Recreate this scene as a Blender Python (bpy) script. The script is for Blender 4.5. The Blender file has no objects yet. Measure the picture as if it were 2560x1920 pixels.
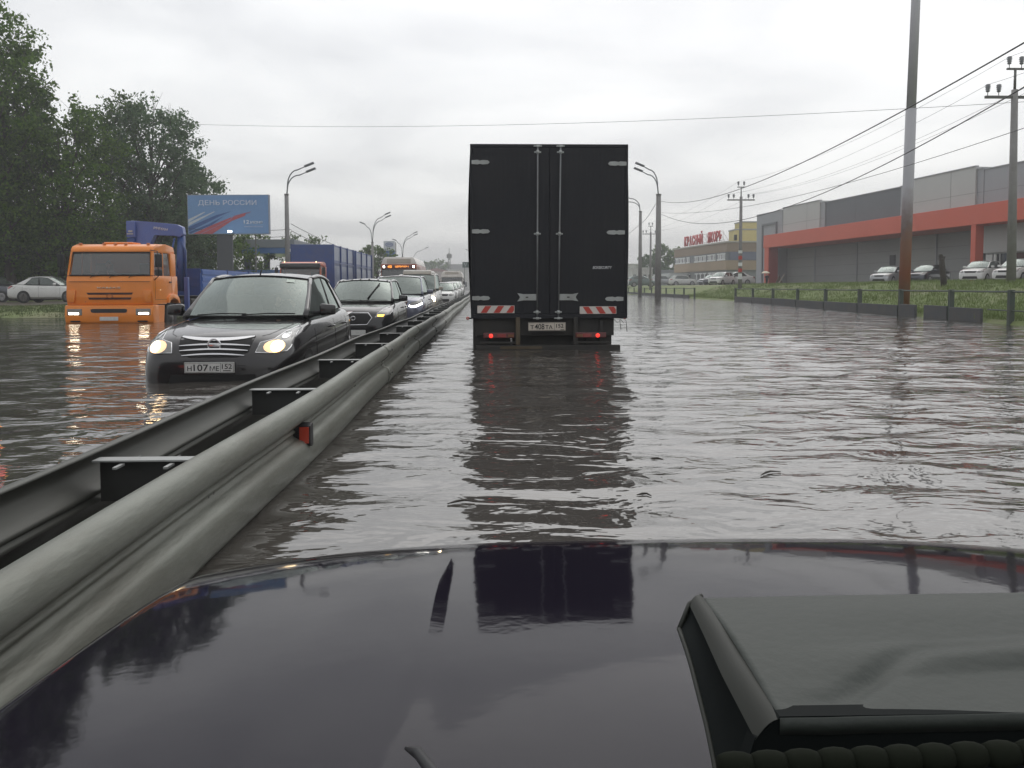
import bpy, bmesh, math, random
import numpy as np
from mathutils import Vector, Matrix
from mathutils.bvhtree import BVHTree

SC = bpy.context.scene
C = SC.collection
R = math.radians
PI = math.pi
rnd = random.Random(7)

# ------------------------------------------------------------------ camera
FPX = 2100.0                      # focal length in pixels of the 2560 px wide photograph
YAW, PITCH, ROLL, SHIFT = R(1.94), R(3.3), R(0.15), -121.0 / 2560.0
cam_data = bpy.data.cameras.new('camera')
cam = bpy.data.objects.new('camera', cam_data)
C.objects.link(cam)
cam_data.sensor_width = 36.0
cam_data.lens = 36.0 * FPX / 2560.0
cam_data.shift_y = SHIFT
cam_data.clip_start = 0.05
cam_data.clip_end = 3000.0
cam.location = (0, 0, 1.0)
cam.rotation_euler = (Matrix.Rotation(-YAW, 3, 'Z') @ Matrix.Rotation(PI / 2 - PITCH, 3, 'X') @ Matrix.Rotation(-ROLL, 3, 'Z')).to_euler()
SC.camera = cam
CAM_M = cam.rotation_euler.to_matrix()

def ray(px, py):
    v = Vector(((px - 1280.0) / FPX, (960.0 - py + SHIFT * 2560.0) / FPX, -1.0))
    return CAM_M @ v

def at(px, py, Y):
    """the point seen at photo pixel (px, py) that lies Y metres down the road"""
    d = ray(px, py)
    return Vector((0, 0, 1.0)) + d * (Y / d.y)

# ------------------------------------------------------------------ sky and light
SUN_EL, SUN_AZ = R(52), R(20)
world = bpy.data.worlds.new('World')
SC.world = world
world.use_nodes = True
wn, wl = world.node_tree.nodes, world.node_tree.links
wn.clear()
w_out = wn.new('ShaderNodeOutputWorld')
w_add = wn.new('ShaderNodeAddShader')
w_b1 = wn.new('ShaderNodeBackground')
w_b2 = wn.new('ShaderNodeBackground')
sky = wn.new('ShaderNodeTexSky')
sky.sky_type = 'NISHITA'
sky.sun_disc = False
sky.sun_elevation = SUN_EL
sky.sun_rotation = SUN_AZ
sky.dust_density = 4.0
w_b1.inputs['Strength'].default_value = 0.05
w_hs = wn.new('ShaderNodeHueSaturation'); w_hs.inputs['Saturation'].default_value = 0.25
wl.new(sky.outputs[0], w_hs.inputs['Color'])
wl.new(w_hs.outputs[0], w_b1.inputs['Color'])
# the overcast: a cloud sheet seen in perspective (direction divided by its height)
w_tc = wn.new('ShaderNodeTexCoord')
w_sep = wn.new('ShaderNodeSeparateXYZ')
wl.new(w_tc.outputs['Generated'], w_sep.inputs[0])
def wmath(op, a, b=None, clamp=False):
    n = wn.new('ShaderNodeMath'); n.operation = op; n.use_clamp = clamp
    for i, v in enumerate((a, b)):
        if v is None: continue
        if isinstance(v, (int, float)): n.inputs[i].default_value = v
        else: wl.new(v, n.inputs[i])
    return n.outputs[0]
w_h = wmath('ADD', wmath('MAXIMUM', w_sep.outputs['Z'], 0.0), 0.16)
w_comb = wn.new('ShaderNodeCombineXYZ')
wl.new(wmath('DIVIDE', w_sep.outputs['X'], w_h), w_comb.inputs[0])
wl.new(wmath('DIVIDE', w_sep.outputs['Y'], w_h), w_comb.inputs[1])
w_n = wn.new('ShaderNodeTexNoise'); w_n.inputs['Scale'].default_value = 1.05
w_n.inputs['Detail'].default_value = 6.0; w_n.inputs['Roughness'].default_value = 0.48
w_n.inputs['Distortion'].default_value = 0.35
wl.new(w_comb.outputs[0], w_n.inputs['Vector'])
w_cr = wn.new('ShaderNodeValToRGB')
w_cr.color_ramp.elements[0].position = 0.38; w_cr.color_ramp.elements[0].color = (0.54, 0.55, 0.57, 1)
w_cr.color_ramp.elements[1].position = 0.63; w_cr.color_ramp.elements[1].color = (0.81, 0.815, 0.82, 1)
wl.new(w_n.outputs['Fac'], w_cr.inputs[0])
w_gr = wn.new('ShaderNodeValToRGB')
w_gr.color_ramp.elements[0].position = 0.0; w_gr.color_ramp.elements[0].color = (0.80, 0.80, 0.78, 1)
w_gr.color_ramp.elements[1].position = 0.42; w_gr.color_ramp.elements[1].color = (1.06, 1.06, 1.06, 1)
wl.new(w_sep.outputs['Z'], w_gr.inputs[0])
w_mul = wn.new('ShaderNodeMixRGB'); w_mul.blend_type = 'MULTIPLY'; w_mul.inputs[0].default_value = 1.0
wl.new(w_cr.outputs[0], w_mul.inputs[1]); wl.new(w_gr.outputs[0], w_mul.inputs[2])
wl.new(w_mul.outputs[0], w_b2.inputs['Color'])
w_b2.inputs['Strength'].default_value = 1.0
wl.new(w_b1.outputs[0], w_add.inputs[0]); wl.new(w_b2.outputs[0], w_add.inputs[1])
wl.new(w_add.outputs[0], w_out.inputs['Surface'])

sun_data = bpy.data.lights.new('sun', 'SUN')
sun_data.energy = 0.5
sun_data.angle = R(75)
sun_data.color = (1.0, 0.97, 0.92)
sun = bpy.data.objects.new('sun', sun_data)
C.objects.link(sun)
sun.rotation_euler = (PI / 2 - SUN_EL, 0, PI - SUN_AZ)

SC.view_settings.view_transform = 'Standard'
SC.view_settings.look = 'None'
SC.view_settings.exposure = 0.0
SC.view_settings.gamma = 1.0
SC.view_settings.use_curve_mapping = False
SC.cycles.max_bounces = 7
SC.cycles.transparent_max_bounces = 10
SC.cycles.caustics_reflective = False
SC.cycles.caustics_refractive = False
SC.cycles.sample_clamp_indirect = 4.0

# ------------------------------------------------------------------ materials
MATS = {}
def mat(name, col, rough=0.5, metal=0.0, coat=0.0, var=0.12, vscale=3.0, bump=0.0, bscale=20.0,
        emit=None, es=0.0, ior=1.45, dirt=0.0, dirtcol=(0.12, 0.10, 0.08), spec=0.5, stretch=None, coords='Object'):
    """principled material with a procedural variation of its colour, optional dirt patches and fine bump"""
    if name in MATS: return MATS[name]
    m = bpy.data.materials.new(name); m.use_nodes = True
    n, l = m.node_tree.nodes, m.node_tree.links
    b = n['Principled BSDF']
    b.inputs['Roughness'].default_value = rough
    b.inputs['Metallic'].default_value = metal
    b.inputs['IOR'].default_value = ior
    b.inputs['Specular IOR Level'].default_value = spec
    b.inputs['Coat Weight'].default_value = coat
    b.inputs['Coat Roughness'].default_value = 0.04
    tc = n.new('ShaderNodeTexCoord')
    vec = tc.outputs[coords]
    if stretch:
        mp = n.new('ShaderNodeMapping'); mp.inputs['Scale'].default_value = stretch
        l.new(vec, mp.inputs[0]); vec = mp.outputs[0]
    nz = n.new('ShaderNodeTexNoise'); nz.inputs['Scale'].default_value = vscale
    nz.inputs['Detail'].default_value = 6.0; nz.inputs['Roughness'].default_value = 0.6
    l.new(vec, nz.inputs['Vector'])
    mx = n.new('ShaderNodeMixRGB')
    mx.inputs[1].default_value = (*[c * (1 - var) for c in col], 1)
    mx.inputs[2].default_value = (*[min(1, c * (1 + var)) for c in col], 1)
    l.new(nz.outputs['Fac'], mx.inputs[0])
    out = mx.outputs[0]
    if dirt > 0:
        n2 = n.new('ShaderNodeTexNoise'); n2.inputs['Scale'].default_value = vscale * 0.6
        n2.inputs['Detail'].default_value = 8.0; n2.inputs['Roughness'].default_value = 0.7
        l.new(vec, n2.inputs['Vector'])
        cr = n.new('ShaderNodeValToRGB')
        cr.color_ramp.elements[0].position = 0.42; cr.color_ramp.elements[1].position = 0.72
        cr.color_ramp.elements[1].color = (dirt, dirt, dirt, 1)
        l.new(n2.outputs['Fac'], cr.inputs[0])
        m2 = n.new('ShaderNodeMixRGB'); m2.inputs[2].default_value = (*dirtcol, 1)
        l.new(cr.outputs[0], m2.inputs[0]); l.new(out, m2.inputs[1])
        out = m2.outputs[0]
    l.new(out, b.inputs['Base Color'])
    if bump > 0:
        n3 = n.new('ShaderNodeTexNoise'); n3.inputs['Scale'].default_value = bscale; n3.inputs['Detail'].default_value = 4
        l.new(vec, n3.inputs['Vector'])
        bp = n.new('ShaderNodeBump'); bp.inputs['Strength'].default_value = bump; bp.inputs['Distance'].default_value = 0.02
        l.new(n3.outputs['Fac'], bp.inputs['Height']); l.new(bp.outputs[0], b.inputs['Normal'])
    if emit:
        b.inputs['Emission Color'].default_value = (*emit, 1)
        b.inputs['Emission Strength'].default_value = es
    MATS[name] = m
    return m

def glass_mat(name, tint, amount=0.5, rough=0.03, boost=2.4, base=0.10):
    """car glass: tinted see-through with a strong sky reflection"""
    if name in MATS: return MATS[name]
    m = bpy.data.materials.new(name); m.use_nodes = True
    n, l = m.node_tree.nodes, m.node_tree.links
    n.remove(n['Principled BSDF'])
    out = n['Material Output']
    tr = n.new('ShaderNodeBsdfTransparent'); tr.inputs[0].default_value = (*[t * amount for t in tint], 1)
    gl = n.new('ShaderNodeBsdfGlossy'); gl.inputs['Roughness'].default_value = rough
    gl.inputs['Color'].default_value = (*tint, 1)
    fr = n.new('ShaderNodeFresnel'); fr.inputs['IOR'].default_value = 1.5
    mm = n.new('ShaderNodeMath'); mm.operation = 'MULTIPLY_ADD'; mm.use_clamp = True
    mm.inputs[1].default_value = boost; mm.inputs[2].default_value = base
    l.new(fr.outputs[0], mm.inputs[0])
    ge = n.new('ShaderNodeNewGeometry'); inv = n.new('ShaderNodeMath'); inv.operation = 'SUBTRACT'; inv.inputs[0].default_value = 1.0
    l.new(ge.outputs['Backfacing'], inv.inputs[1]); m3 = n.new('ShaderNodeMath'); m3.operation = 'MULTIPLY'
    l.new(mm.outputs[0], m3.inputs[0]); l.new(inv.outputs[0], m3.inputs[1])
    mx = n.new('ShaderNodeMixShader')
    l.new(m3.outputs[0], mx.inputs[0]); l.new(tr.outputs[0], mx.inputs[1]); l.new(gl.outputs[0], mx.inputs[2])
    # a thin film of drizzle and dust on the glass
    df = n.new('ShaderNodeBsdfDiffuse'); df.inputs[0].default_value = (0.33, 0.36, 0.34, 1)
    nz = n.new('ShaderNodeTexNoise'); nz.inputs['Scale'].default_value = 5.0; nz.inputs['Detail'].default_value = 8
    tc = n.new('ShaderNodeTexCoord'); l.new(tc.outputs['Object'], nz.inputs['Vector'])
    cr = n.new('ShaderNodeMath'); cr.operation = 'MULTIPLY'; cr.inputs[1].default_value = 0.20
    l.new(nz.outputs['Fac'], cr.inputs[0])
    m2 = n.new('ShaderNodeMixShader')
    l.new(cr.outputs[0], m2.inputs[0]); l.new(mx.outputs[0], m2.inputs[1]); l.new(df.outputs[0], m2.inputs[2])
    l.new(m2.outputs[0], out.inputs['Surface'])
    MATS[name] = m
    return m

def emis(name, col, s):
    return mat(name, col, rough=0.3, emit=col, es=s, var=0.02)

# ------------------------------------------------------------------ mesh helpers
def put(name, me, m, parent=None, smooth=False):
    if m is not None and not me.materials: me.materials.append(m)
    if smooth:
        me.polygons.foreach_set('use_smooth', [True] * len(me.polygons))
    o = bpy.data.objects.new(name, me)
    C.objects.link(o)
    if parent is not None: o.parent = parent
    return o

def tag(o, label=None, cat=None, group=None, kind=None):
    if label: o['label'] = label
    if cat: o['category'] = cat
    if group: o['group'] = group
    if kind: o['kind'] = kind
    return o

def thing(name, label, cat, loc=(0, 0, 0), rz=0.0, group=None):
    o = bpy.data.objects.new(name, None); C.objects.link(o)
    o.empty_display_size = 0.3
    o.location = loc; o.rotation_euler = (0, 0, rz)
    return tag(o, label, cat, group)

def structure(name, me, m, smooth=False):
    o = put(name, me, m, None, smooth); o['kind'] = 'structure'; return o

class MB:
    """collects shapes and links them as one mesh object"""
    def __init__(s): s.bm = bmesh.new()
    def _bev(s, vs, bev, seg=2):
        if bev <= 0: return
        es = list({e for v in vs for e in v.link_edges})
        bmesh.ops.bevel(s.bm, geom=es, offset=bev, segments=seg, affect='EDGES', profile=0.6)
    def box(s, x0, x1, y0, y1, z0, z1, bev=0.0, rot=None, piv=None):
        r = bmesh.ops.create_cube(s.bm, size=1.0)
        vs = r['verts']
        c = Vector(((x0 + x1) / 2, (y0 + y1) / 2, (z0 + z1) / 2))
        for v in vs:
            v.co = Vector((v.co.x * (x1 - x0), v.co.y * (y1 - y0), v.co.z * (z1 - z0))) + c
            if rot is not None:
                p = Vector(piv) if piv is not None else c
                v.co = rot @ (v.co - p) + p
        s._bev(vs, bev)
        return s
    def prism(s, poly, axis, a0, a1, bev=0.0, scale1=None):
        """extrude a 2D polygon; axis 'x': poly=(y,z); 'y': poly=(x,z); 'z': poly=(x,y)"""
        def P(u, v, a):
            return {'x': (a, u, v), 'y': (u, a, v), 'z': (u, v, a)}[axis]
        A = [s.bm.verts.new(P(u, v, a0)) for u, v in poly]
        B = [s.bm.verts.new(P(u, v, a1)) for u, v in poly]
        n = len(poly)
        s.bm.faces.new(A); s.bm.faces.new(B[::-1])
        for i in range(n):
            s.bm.faces.new((A[i], B[i], B[(i + 1) % n], A[(i + 1) % n]))
        s._bev(A + B, bev)
        return s
    def cyl(s, p0, p1, r0, r1=None, n=12, cap=True):
        return s.tube([p0, p1], [r0, r0 if r1 is None else r1], n, cap)
    def tube(s, pts, r, n=8, cap=True, closed=False):
        pts = [Vector(p) for p in pts]
        rs = r if isinstance(r, (list, tuple)) else [r] * len(pts)
        rings = []; prev = None
        for i, p in enumerate(pts):
            if closed: d = pts[(i + 1) % len(pts)] - pts[i - 1]
            elif i == 0: d = pts[1] - p
            elif i == len(pts) - 1: d = p - pts[i - 1]
            else: d = pts[i + 1] - pts[i - 1]
            if d.length < 1e-9: d = Vector((0, 0, 1))
            d.normalize()
            if prev is None:
                a = Vector((0, 0, 1)) if abs(d.z) < 0.9 else Vector((1, 0, 0))
                u = d.cross(a).normalized()
            else:
                u = prev - d * prev.dot(d)
                u = u.normalized() if u.length > 1e-6 else d.orthogonal().normalized()
            prev = u
            w = d.cross(u)
            rings.append([s.bm.verts.new(p + (u * math.cos(2 * PI * k / n) + w * math.sin(2 * PI * k / n)) * rs[i]) for k in range(n)])
        m = len(rings)
        for i in range(m if closed else m - 1):
            a, b = rings[i], rings[(i + 1) % m]
            for k in range(n):
                s.bm.faces.new((a[k], a[(k + 1) % n], b[(k + 1) % n], b[k]))
        if cap and not closed:
            s.bm.faces.new(rings[0][::-1]); s.bm.faces.new(rings[-1])
        return s
    def lathe(s, prof, c=(0, 0, 0), axis='x', n=24):
        """prof: list of (radius, offset along the axis)"""
        c = Vector(c); rings = []
        for r, a in prof:
            ring = []
            for k in range(n):
                t = 2 * PI * k / n
                u, v = r * math.cos(t), r * math.sin(t)
                p = {'x': (a, u, v), 'y': (u, a, v), 'z': (u, v, a)}[axis]
                ring.append(s.bm.verts.new(c + Vector(p)))
            rings.append(ring)
        for i in range(len(rings) - 1):
            a, b = rings[i], rings[i + 1]
            for k in range(n):
                s.bm.faces.new((a[k], a[(k + 1) % n], b[(k + 1) % n], b[k]))
        s.bm.faces.new(rings[0][::-1]); s.bm.faces.new(rings[-1])
        return s
    def grid(s, fn, nu, nv):
        vs = [[s.bm.verts.new(fn(i / nu, j / nv)) for j in range(nv + 1)] for i in range(nu + 1)]
        for i in range(nu):
            for j in range(nv):
                s.bm.faces.new((vs[i][j], vs[i + 1][j], vs[i + 1][j + 1], vs[i][j + 1]))
        return s
    def build(s, name, m, parent=None, smooth=False, autosmooth=False):
        me = bpy.data.meshes.new(name)
        bmesh.ops.recalc_face_normals(s.bm, faces=s.bm.faces)
        s.bm.to_mesh(me); s.bm.free()
        o = put(name, me, m, parent, smooth or autosmooth)
        if autosmooth: me.set_sharp_from_angle(angle=R(38))
        return o

def bake(o):
    """replace an object's mesh by its evaluated one"""
    dg = bpy.context.evaluated_depsgraph_get()
    dg.update()
    me = bpy.data.meshes.new_from_object(o.evaluated_get(dg))
    o.modifiers.clear(); o.data = me
    return o

def bvh_of(o):
    bm = bmesh.new(); bm.from_mesh(o.data)
    t = BVHTree.FromBMesh(bm); bm.free()
    return t

def patch(name, bvh, polys, m, parent, axis='y', frm=-5.0, off=0.004, thick=0.006, res=0.07, smooth=True, inward=0.0):
    """lay polygons (drawn in the plane across the axis) on a body's skin, a little proud of it"""
    bm = bmesh.new()
    for poly in polys:
        b2 = bmesh.new()
        vs = [b2.verts.new(((u, frm, v) if axis == 'y' else (frm, u, v))) for u, v in poly]
        b2.faces.new(vs)
        bmesh.ops.triangulate(b2, faces=b2.faces)
        for _ in range(4):
            long = [e for e in b2.edges if e.calc_length() > res]
            if not long: break
            bmesh.ops.subdivide_edges(b2, edges=long, cuts=1)
            bmesh.ops.triangulate(b2, faces=b2.faces)
        me = bpy.data.meshes.new('t'); b2.to_mesh(me); b2.free()
        bm.from_mesh(me); bpy.data.meshes.remove(me)
    sgn = -1.0 if frm < 0 else 1.0
    d = Vector((0, -sgn, 0)) if axis == 'y' else Vector((-sgn, 0, 0))
    for v in bm.verts:
        h = bvh.ray_cast(v.co, d)
        if h[0] is None:
            q = Vector(v.co)
            if axis == 'y': q.y = 0.3 if sgn < 0 else bvh_rear
            h = bvh.find_nearest(q)
            p, nn = h[0], h[1]
            v.co = Vector((v.co.x, p.y, v.co.z)) if axis == 'y' else Vector((p.x, v.co.y, v.co.z))
        else:
            v.co = h[0]
        v.co -= d * (off - inward)
    bm.normal_update()
    r = bmesh.ops.extrude_face_region(bm, geom=bm.faces[:])
    for e in r['geom']:
        if isinstance(e, bmesh.types.BMVert): e.co -= d * thick
    bmesh.ops.recalc_face_normals(bm, faces=bm.faces)
    me = bpy.data.meshes.new(name); bm.to_mesh(me); bm.free()
    o = put(name, me, m, parent, smooth)
    if smooth: me.set_sharp_from_angle(angle=R(40))
    return o
bvh_rear = 4.5

def text(name, body, m, parent, loc, rot, width=None, height=None, depth=0.004, shear=0.0, bold=0.0):
    cu = bpy.data.curves.new(name, 'FONT')
    cu.body = body; cu.size = 1.0; cu.extrude = 0.0; cu.shear = shear; cu.offset = bold
    cu.align_x = 'CENTER'; cu.align_y = 'CENTER'; cu.resolution_u = 3
    o = bpy.data.objects.new(name, cu); C.objects.link(o)
    dg = bpy.context.evaluated_depsgraph_get(); dg.update()
    me = bpy.data.meshes.new_from_object(o.evaluated_get(dg))
    bpy.data.objects.remove(o); bpy.data.curves.remove(cu)
    co = np.empty(len(me.vertices) * 3); me.vertices.foreach_get('co', co); co = co.reshape(-1, 3)
    w = np.ptp(co[:, 0]) or 1; h = np.ptp(co[:, 1]) or 1
    mid = (co.max(0) + co.min(0)) / 2
    co -= mid
    sx = width / w if width else (height / h); sy = height / h if height else sx
    co[:, 0] *= sx; co[:, 1] *= sy
    me.vertices.foreach_set('co', co.ravel())
    bm = bmesh.new(); bm.from_mesh(me)
    r = bmesh.ops.extrude_face_region(bm, geom=bm.faces[:])
    for e in r['geom']:
        if isinstance(e, bmesh.types.BMVert): e.co.z += depth
    bmesh.ops.recalc_face_normals(bm, faces=bm.faces)
    bm.to_mesh(me); bm.free()
    me.name = name
    me.materials.clear()
    o2 = put(name, me, m, parent)
    o2.location = loc; o2.rotation_euler = rot
    return o2

FRONT = (PI / 2, 0, 0)                        # text that faces -Y (toward the camera)

def lerp(a, b, t): return a + (b - a) * t
def interp(x, xs, ys): return float(np.interp(x, xs, ys))

# ------------------------------------------------------------------ shared materials
M_black = mat('black_plastic', (0.018, 0.018, 0.02), 0.5)
M_rubber = mat('tyre_rubber', (0.02, 0.02, 0.02), 0.8, bump=0.3, bscale=60)
M_rim = mat('wheel_metal', (0.35, 0.35, 0.36), 0.35, 0.8, dirt=0.6)
M_steel_rim = mat('wheel_steel', (0.10, 0.10, 0.10), 0.5, 0.3, dirt=0.5)
M_chrome = mat('chrome', (0.62, 0.62, 0.63), 0.18, 0.85)
M_seam = mat('seam_black', (0.008, 0.008, 0.008), 0.7)
M_white_plate = mat('plate_white', (0.62, 0.62, 0.60), 0.4, dirt=0.25, vscale=20)
M_ink = mat('plate_ink', (0.015, 0.015, 0.015), 0.5)
M_interior = mat('car_interior', (0.03, 0.03, 0.032), 0.8)
M_seat = mat('car_seat', (0.06, 0.06, 0.065), 0.85)
M_lens = mat('lamp_lens_clear', (0.20, 0.20, 0.19), 0.12, 0.1, coat=0.6, var=0.5, vscale=25)
M_redlens = mat('lamp_lens_red', (0.25, 0.012, 0.01), 0.15, coat=1.0)
M_amber = mat('lamp_lens_amber', (0.5, 0.18, 0.02), 0.15, coat=1.0)
M_glass = glass_mat('car_glass', (0.72, 0.80, 0.76), 0.62, boost=1.9, base=0.09)
M_glass_side = glass_mat('car_glass_side', (0.66, 0.74, 0.70), 0.22, boost=1.5, base=0.06)
M_glass_dark = glass_mat('car_glass_dark', (0.60, 0.66, 0.66), 0.35, boost=2.0, base=0.05)
M_skin = mat('skin', (0.42, 0.26, 0.19), 0.6)
M_hair = mat('hair_dark', (0.03, 0.022, 0.018), 0.7)
M_jacket = mat('jacket_dark', (0.04, 0.04, 0.045), 0.85)
M_shirt = mat('shirt_pale', (0.45, 0.44, 0.42), 0.8)
M_lamp_warm = emis('lamp_warm', (1.0, 0.74, 0.42), 9.0)
M_lamp_soft = emis('lamp_warm_soft', (1.0, 0.74, 0.38), 3.2)
M_lamp_white = emis('lamp_white', (1.0, 0.97, 0.88), 16.0)
M_lamp_amber = emis('lamp_amber_lit', (1.0, 0.55, 0.10), 3.0)
M_lamp_red = emis('lamp_red_lit', (1.0, 0.05, 0.035), 1.3)
M_concrete = mat('concrete_pole', (0.24, 0.235, 0.23), 0.85, bump=0.3, bscale=30, dirt=0.5, dirtcol=(0.13, 0.12, 0.11))
M_galv = mat('galvanised_steel', (0.175, 0.183, 0.158), 0.46, 0.30, var=0.25, vscale=2.2, dirt=0.75, dirtcol=(0.085, 0.08, 0.062), stretch=(3, 0.7, 3), bump=0.15, bscale=14)
def split(o):
    """give every separate piece of a mesh an object of its own"""
    bm = bmesh.new(); bm.from_mesh(o.data)
    seen, parts = set(), []
    for v in bm.verts:
        if v in seen: continue
        st, isl = [v], []
        seen.add(v)
        while st:
            q = st.pop(); isl.append(q.index)
            for e in q.link_edges:
                w = e.other_vert(q)
                if w not in seen: seen.add(w); st.append(w)
        parts.append(set(isl))
    for k in parts[1:]:
        b2 = bm.copy()
        bmesh.ops.delete(b2, geom=[v for v in b2.verts if v.index not in k], context='VERTS')
        me = o.data.copy(); b2.to_mesh(me); b2.free()
        c = o.copy(); c.data = me; C.objects.link(c); c.parent = o.parent
    bmesh.ops.delete(bm, geom=[v for v in bm.verts if v.index not in parts[0]], context='VERTS')
    bm.to_mesh(o.data); bm.free()
    return o
M_galv_dark = mat('galvanised_steel_dark', (0.085, 0.088, 0.078), 0.5, 0.3, var=0.25, vscale=1.6, dirt=0.6, dirtcol=(0.045, 0.042, 0.035), stretch=(3, 0.6, 3))  # darker tone of the barrier steel, used on the left beam
M_wire = mat('wire_black', (0.02, 0.02, 0.022), 0.6)
# ------------------------------------------------------------------ terrain, road, water
FXS, FYS = [-10.0, 21.4, 57.0, 70.0, 120.0, 300.0, 700.0], [10.6, 13.6, 17.3, 17.7, 20.0, 30.0, 55.0]
def fence_x(y): return interp(y, FXS, FYS)
def sstep(t): t = min(1, max(0, t)); return t * t * (3 - 2 * t)
def road_z(y): return -0.4 + 0.5 * sstep((y - 72) / 55.0)
def ground_z(x, y):
    z = road_z(y)
    d = x - fence_x(y)
    if d > -0.4:
        z = lerp(z, 0.12, sstep((d + 0.4) / 0.5))
        z = z + 1.03 * sstep((d - 0.3) / 6.0) + 0.05 * math.sin(x * 0.9 + y * 0.31) * sstep(d / 2)
    if x < -12.6 and y > 24:
        a = sstep((-12.9 - x) / 1.6) * sstep((y - 27.5 + 0.9 * math.sin(x * 0.7)) / 4.0)
        z = lerp(z, 0.17 + 0.05 * math.sin(x * 0.8 + y * 0.4), a)
    return z

def sheet(name, xs, ys, fz, m, structure_kind=True, smooth=True):
    nx, ny = len(xs), len(ys)
    co = [(x, y, fz(x, y)) for y in ys for x in xs]
    fs = [(j * nx + i, j * nx + i + 1, (j + 1) * nx + i + 1, (j + 1) * nx + i) for j in range(ny - 1) for i in range(nx - 1)]
    me = bpy.data.meshes.new(name); me.from_pydata(co, [], fs); me.update()
    o = put(name, me, m, None, smooth)
    if structure_kind: o['kind'] = 'structure'
    return o

def lin(a, b, n): return [a + (b - a) * i / n for i in range(n + 1)]

# ground material: grass over earth, mixed by noise
def grass_material():
    m = bpy.data.materials.new('grass_ground'); m.use_nodes = True
    n, l = m.node_tree.nodes, m.node_tree.links
    b = n['Principled BSDF']; b.inputs['Roughness'].default_value = 0.95
    tc = n.new('ShaderNodeTexCoord')
    n1 = n.new('ShaderNodeTexNoise'); n1.inputs['Scale'].default_value = 0.35; n1.inputs['Detail'].default_value = 8
    n2 = n.new('ShaderNodeTexNoise'); n2.inputs['Scale'].default_value = 5.0; n2.inputs['Detail'].default_value = 8; n2.inputs['Roughness'].default_value = 0.75
    l.new(tc.outputs['Object'], n1.inputs['Vector']); l.new(tc.outputs['Object'], n2.inputs['Vector'])
    r1 = n.new('ShaderNodeValToRGB')
    r1.color_ramp.elements[0].position = 0.25; r1.color_ramp.elements[0].color = (0.10, 0.135, 0.045, 1)
    r1.color_ramp.elements[1].position = 0.75; r1.color_ramp.elements[1].color = (0.20, 0.245, 0.09, 1)
    l.new(n2.outputs['Fac'], r1.inputs[0])
    r2 = n.new('ShaderNodeValToRGB')
    r2.color_ramp.elements[0].position = 0.50; r2.color_ramp.elements[1].position = 0.68
    l.new(n1.outputs['Fac'], r2.inputs[0])
    mx = n.new('ShaderNodeMixRGB'); mx.inputs[2].default_value = (0.20, 0.20, 0.11, 1)
    l.new(r2.outputs[0], mx.inputs[0]); l.new(r1.outputs[0], mx.inputs[1])
    l.new(mx.outputs[0], b.inputs['Base Color'])
    bp = n.new('ShaderNodeBump'); bp.inputs['Strength'].default_value = 0.8; bp.inputs['Distance'].default_value = 0.1
    l.new(n2.outputs['Fac'], bp.inputs['Height']); l.new(bp.outputs[0], b.inputs['Normal'])
    return m
M_grass_ground = grass_material()
gx = [-600, -300, -150, -90] + lin(-60, -12, 60) + lin(-11, 9, 10) + lin(9.6, 32, 56) + lin(33, 60, 14) + [80, 120, 200, 400, 700]
gy = [-60, -30, -10] + lin(0, 20, 10) + lin(21, 130, 109) + lin(135, 200, 13) + [250, 300, 400, 600, 1000, 1800]
sheet('ground', gx, gy, ground_z, M_grass_ground)
M_asphalt = mat('wet_asphalt', (0.055, 0.054, 0.052), 0.45, var=0.25, vscale=4, bump=0.4, bscale=60)
def road_edge(x, y): return ground_z(x, y) + 0.004
rows = lin(-40, 140, 90) + lin(150, 600, 45)
co, fs = [], []
for y in rows:
    for t in lin(0, 1, 14):
        x = lerp(-12.4, fence_x(y) - 0.45, t)
        co.append((x, y, road_z(y) + 0.012))
for j in range(len(rows) - 1):
    for i in range(14):
        a = j * 15 + i; fs.append((a, a + 1, a + 16, a + 15))
me = bpy.data.meshes.new('road'); me.from_pydata(co, [], fs); me.update()
structure('road', me, M_asphalt, True)
# dry parking pavement behind the grass bank
co, fs = [], []
rows = lin(28, 175, 60)
for y in rows:
    for t in lin(0, 1, 6):
        x = lerp(fence_x(y) + 9.5, 37.6 if y < 110 else 35.8, t)
        co.append((x, y, ground_z(x, y) + 0.03))
for j in range(len(rows) - 1):
    for i in range(6):
        a = j * 7 + i; fs.append((a, a + 1, a + 8, a + 7))
me = bpy.data.meshes.new('parking_lot'); me.from_pydata(co, [], fs); me.update()
structure('parking_lot', me, mat('parking_paving', (0.16, 0.16, 0.155), 0.7, dirt=0.4, vscale=1.0), True)
# dirt strip where cars stand on the left verge
sheet('dirt_lane', lin(-60, -13.2, 40), lin(43, 54, 11), lambda x, y: ground_z(x, y) + 0.02,
      mat('wet_dirt', (0.075, 0.062, 0.045), 0.6, var=0.3, vscale=1.5, bump=0.5, bscale=8))

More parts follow.
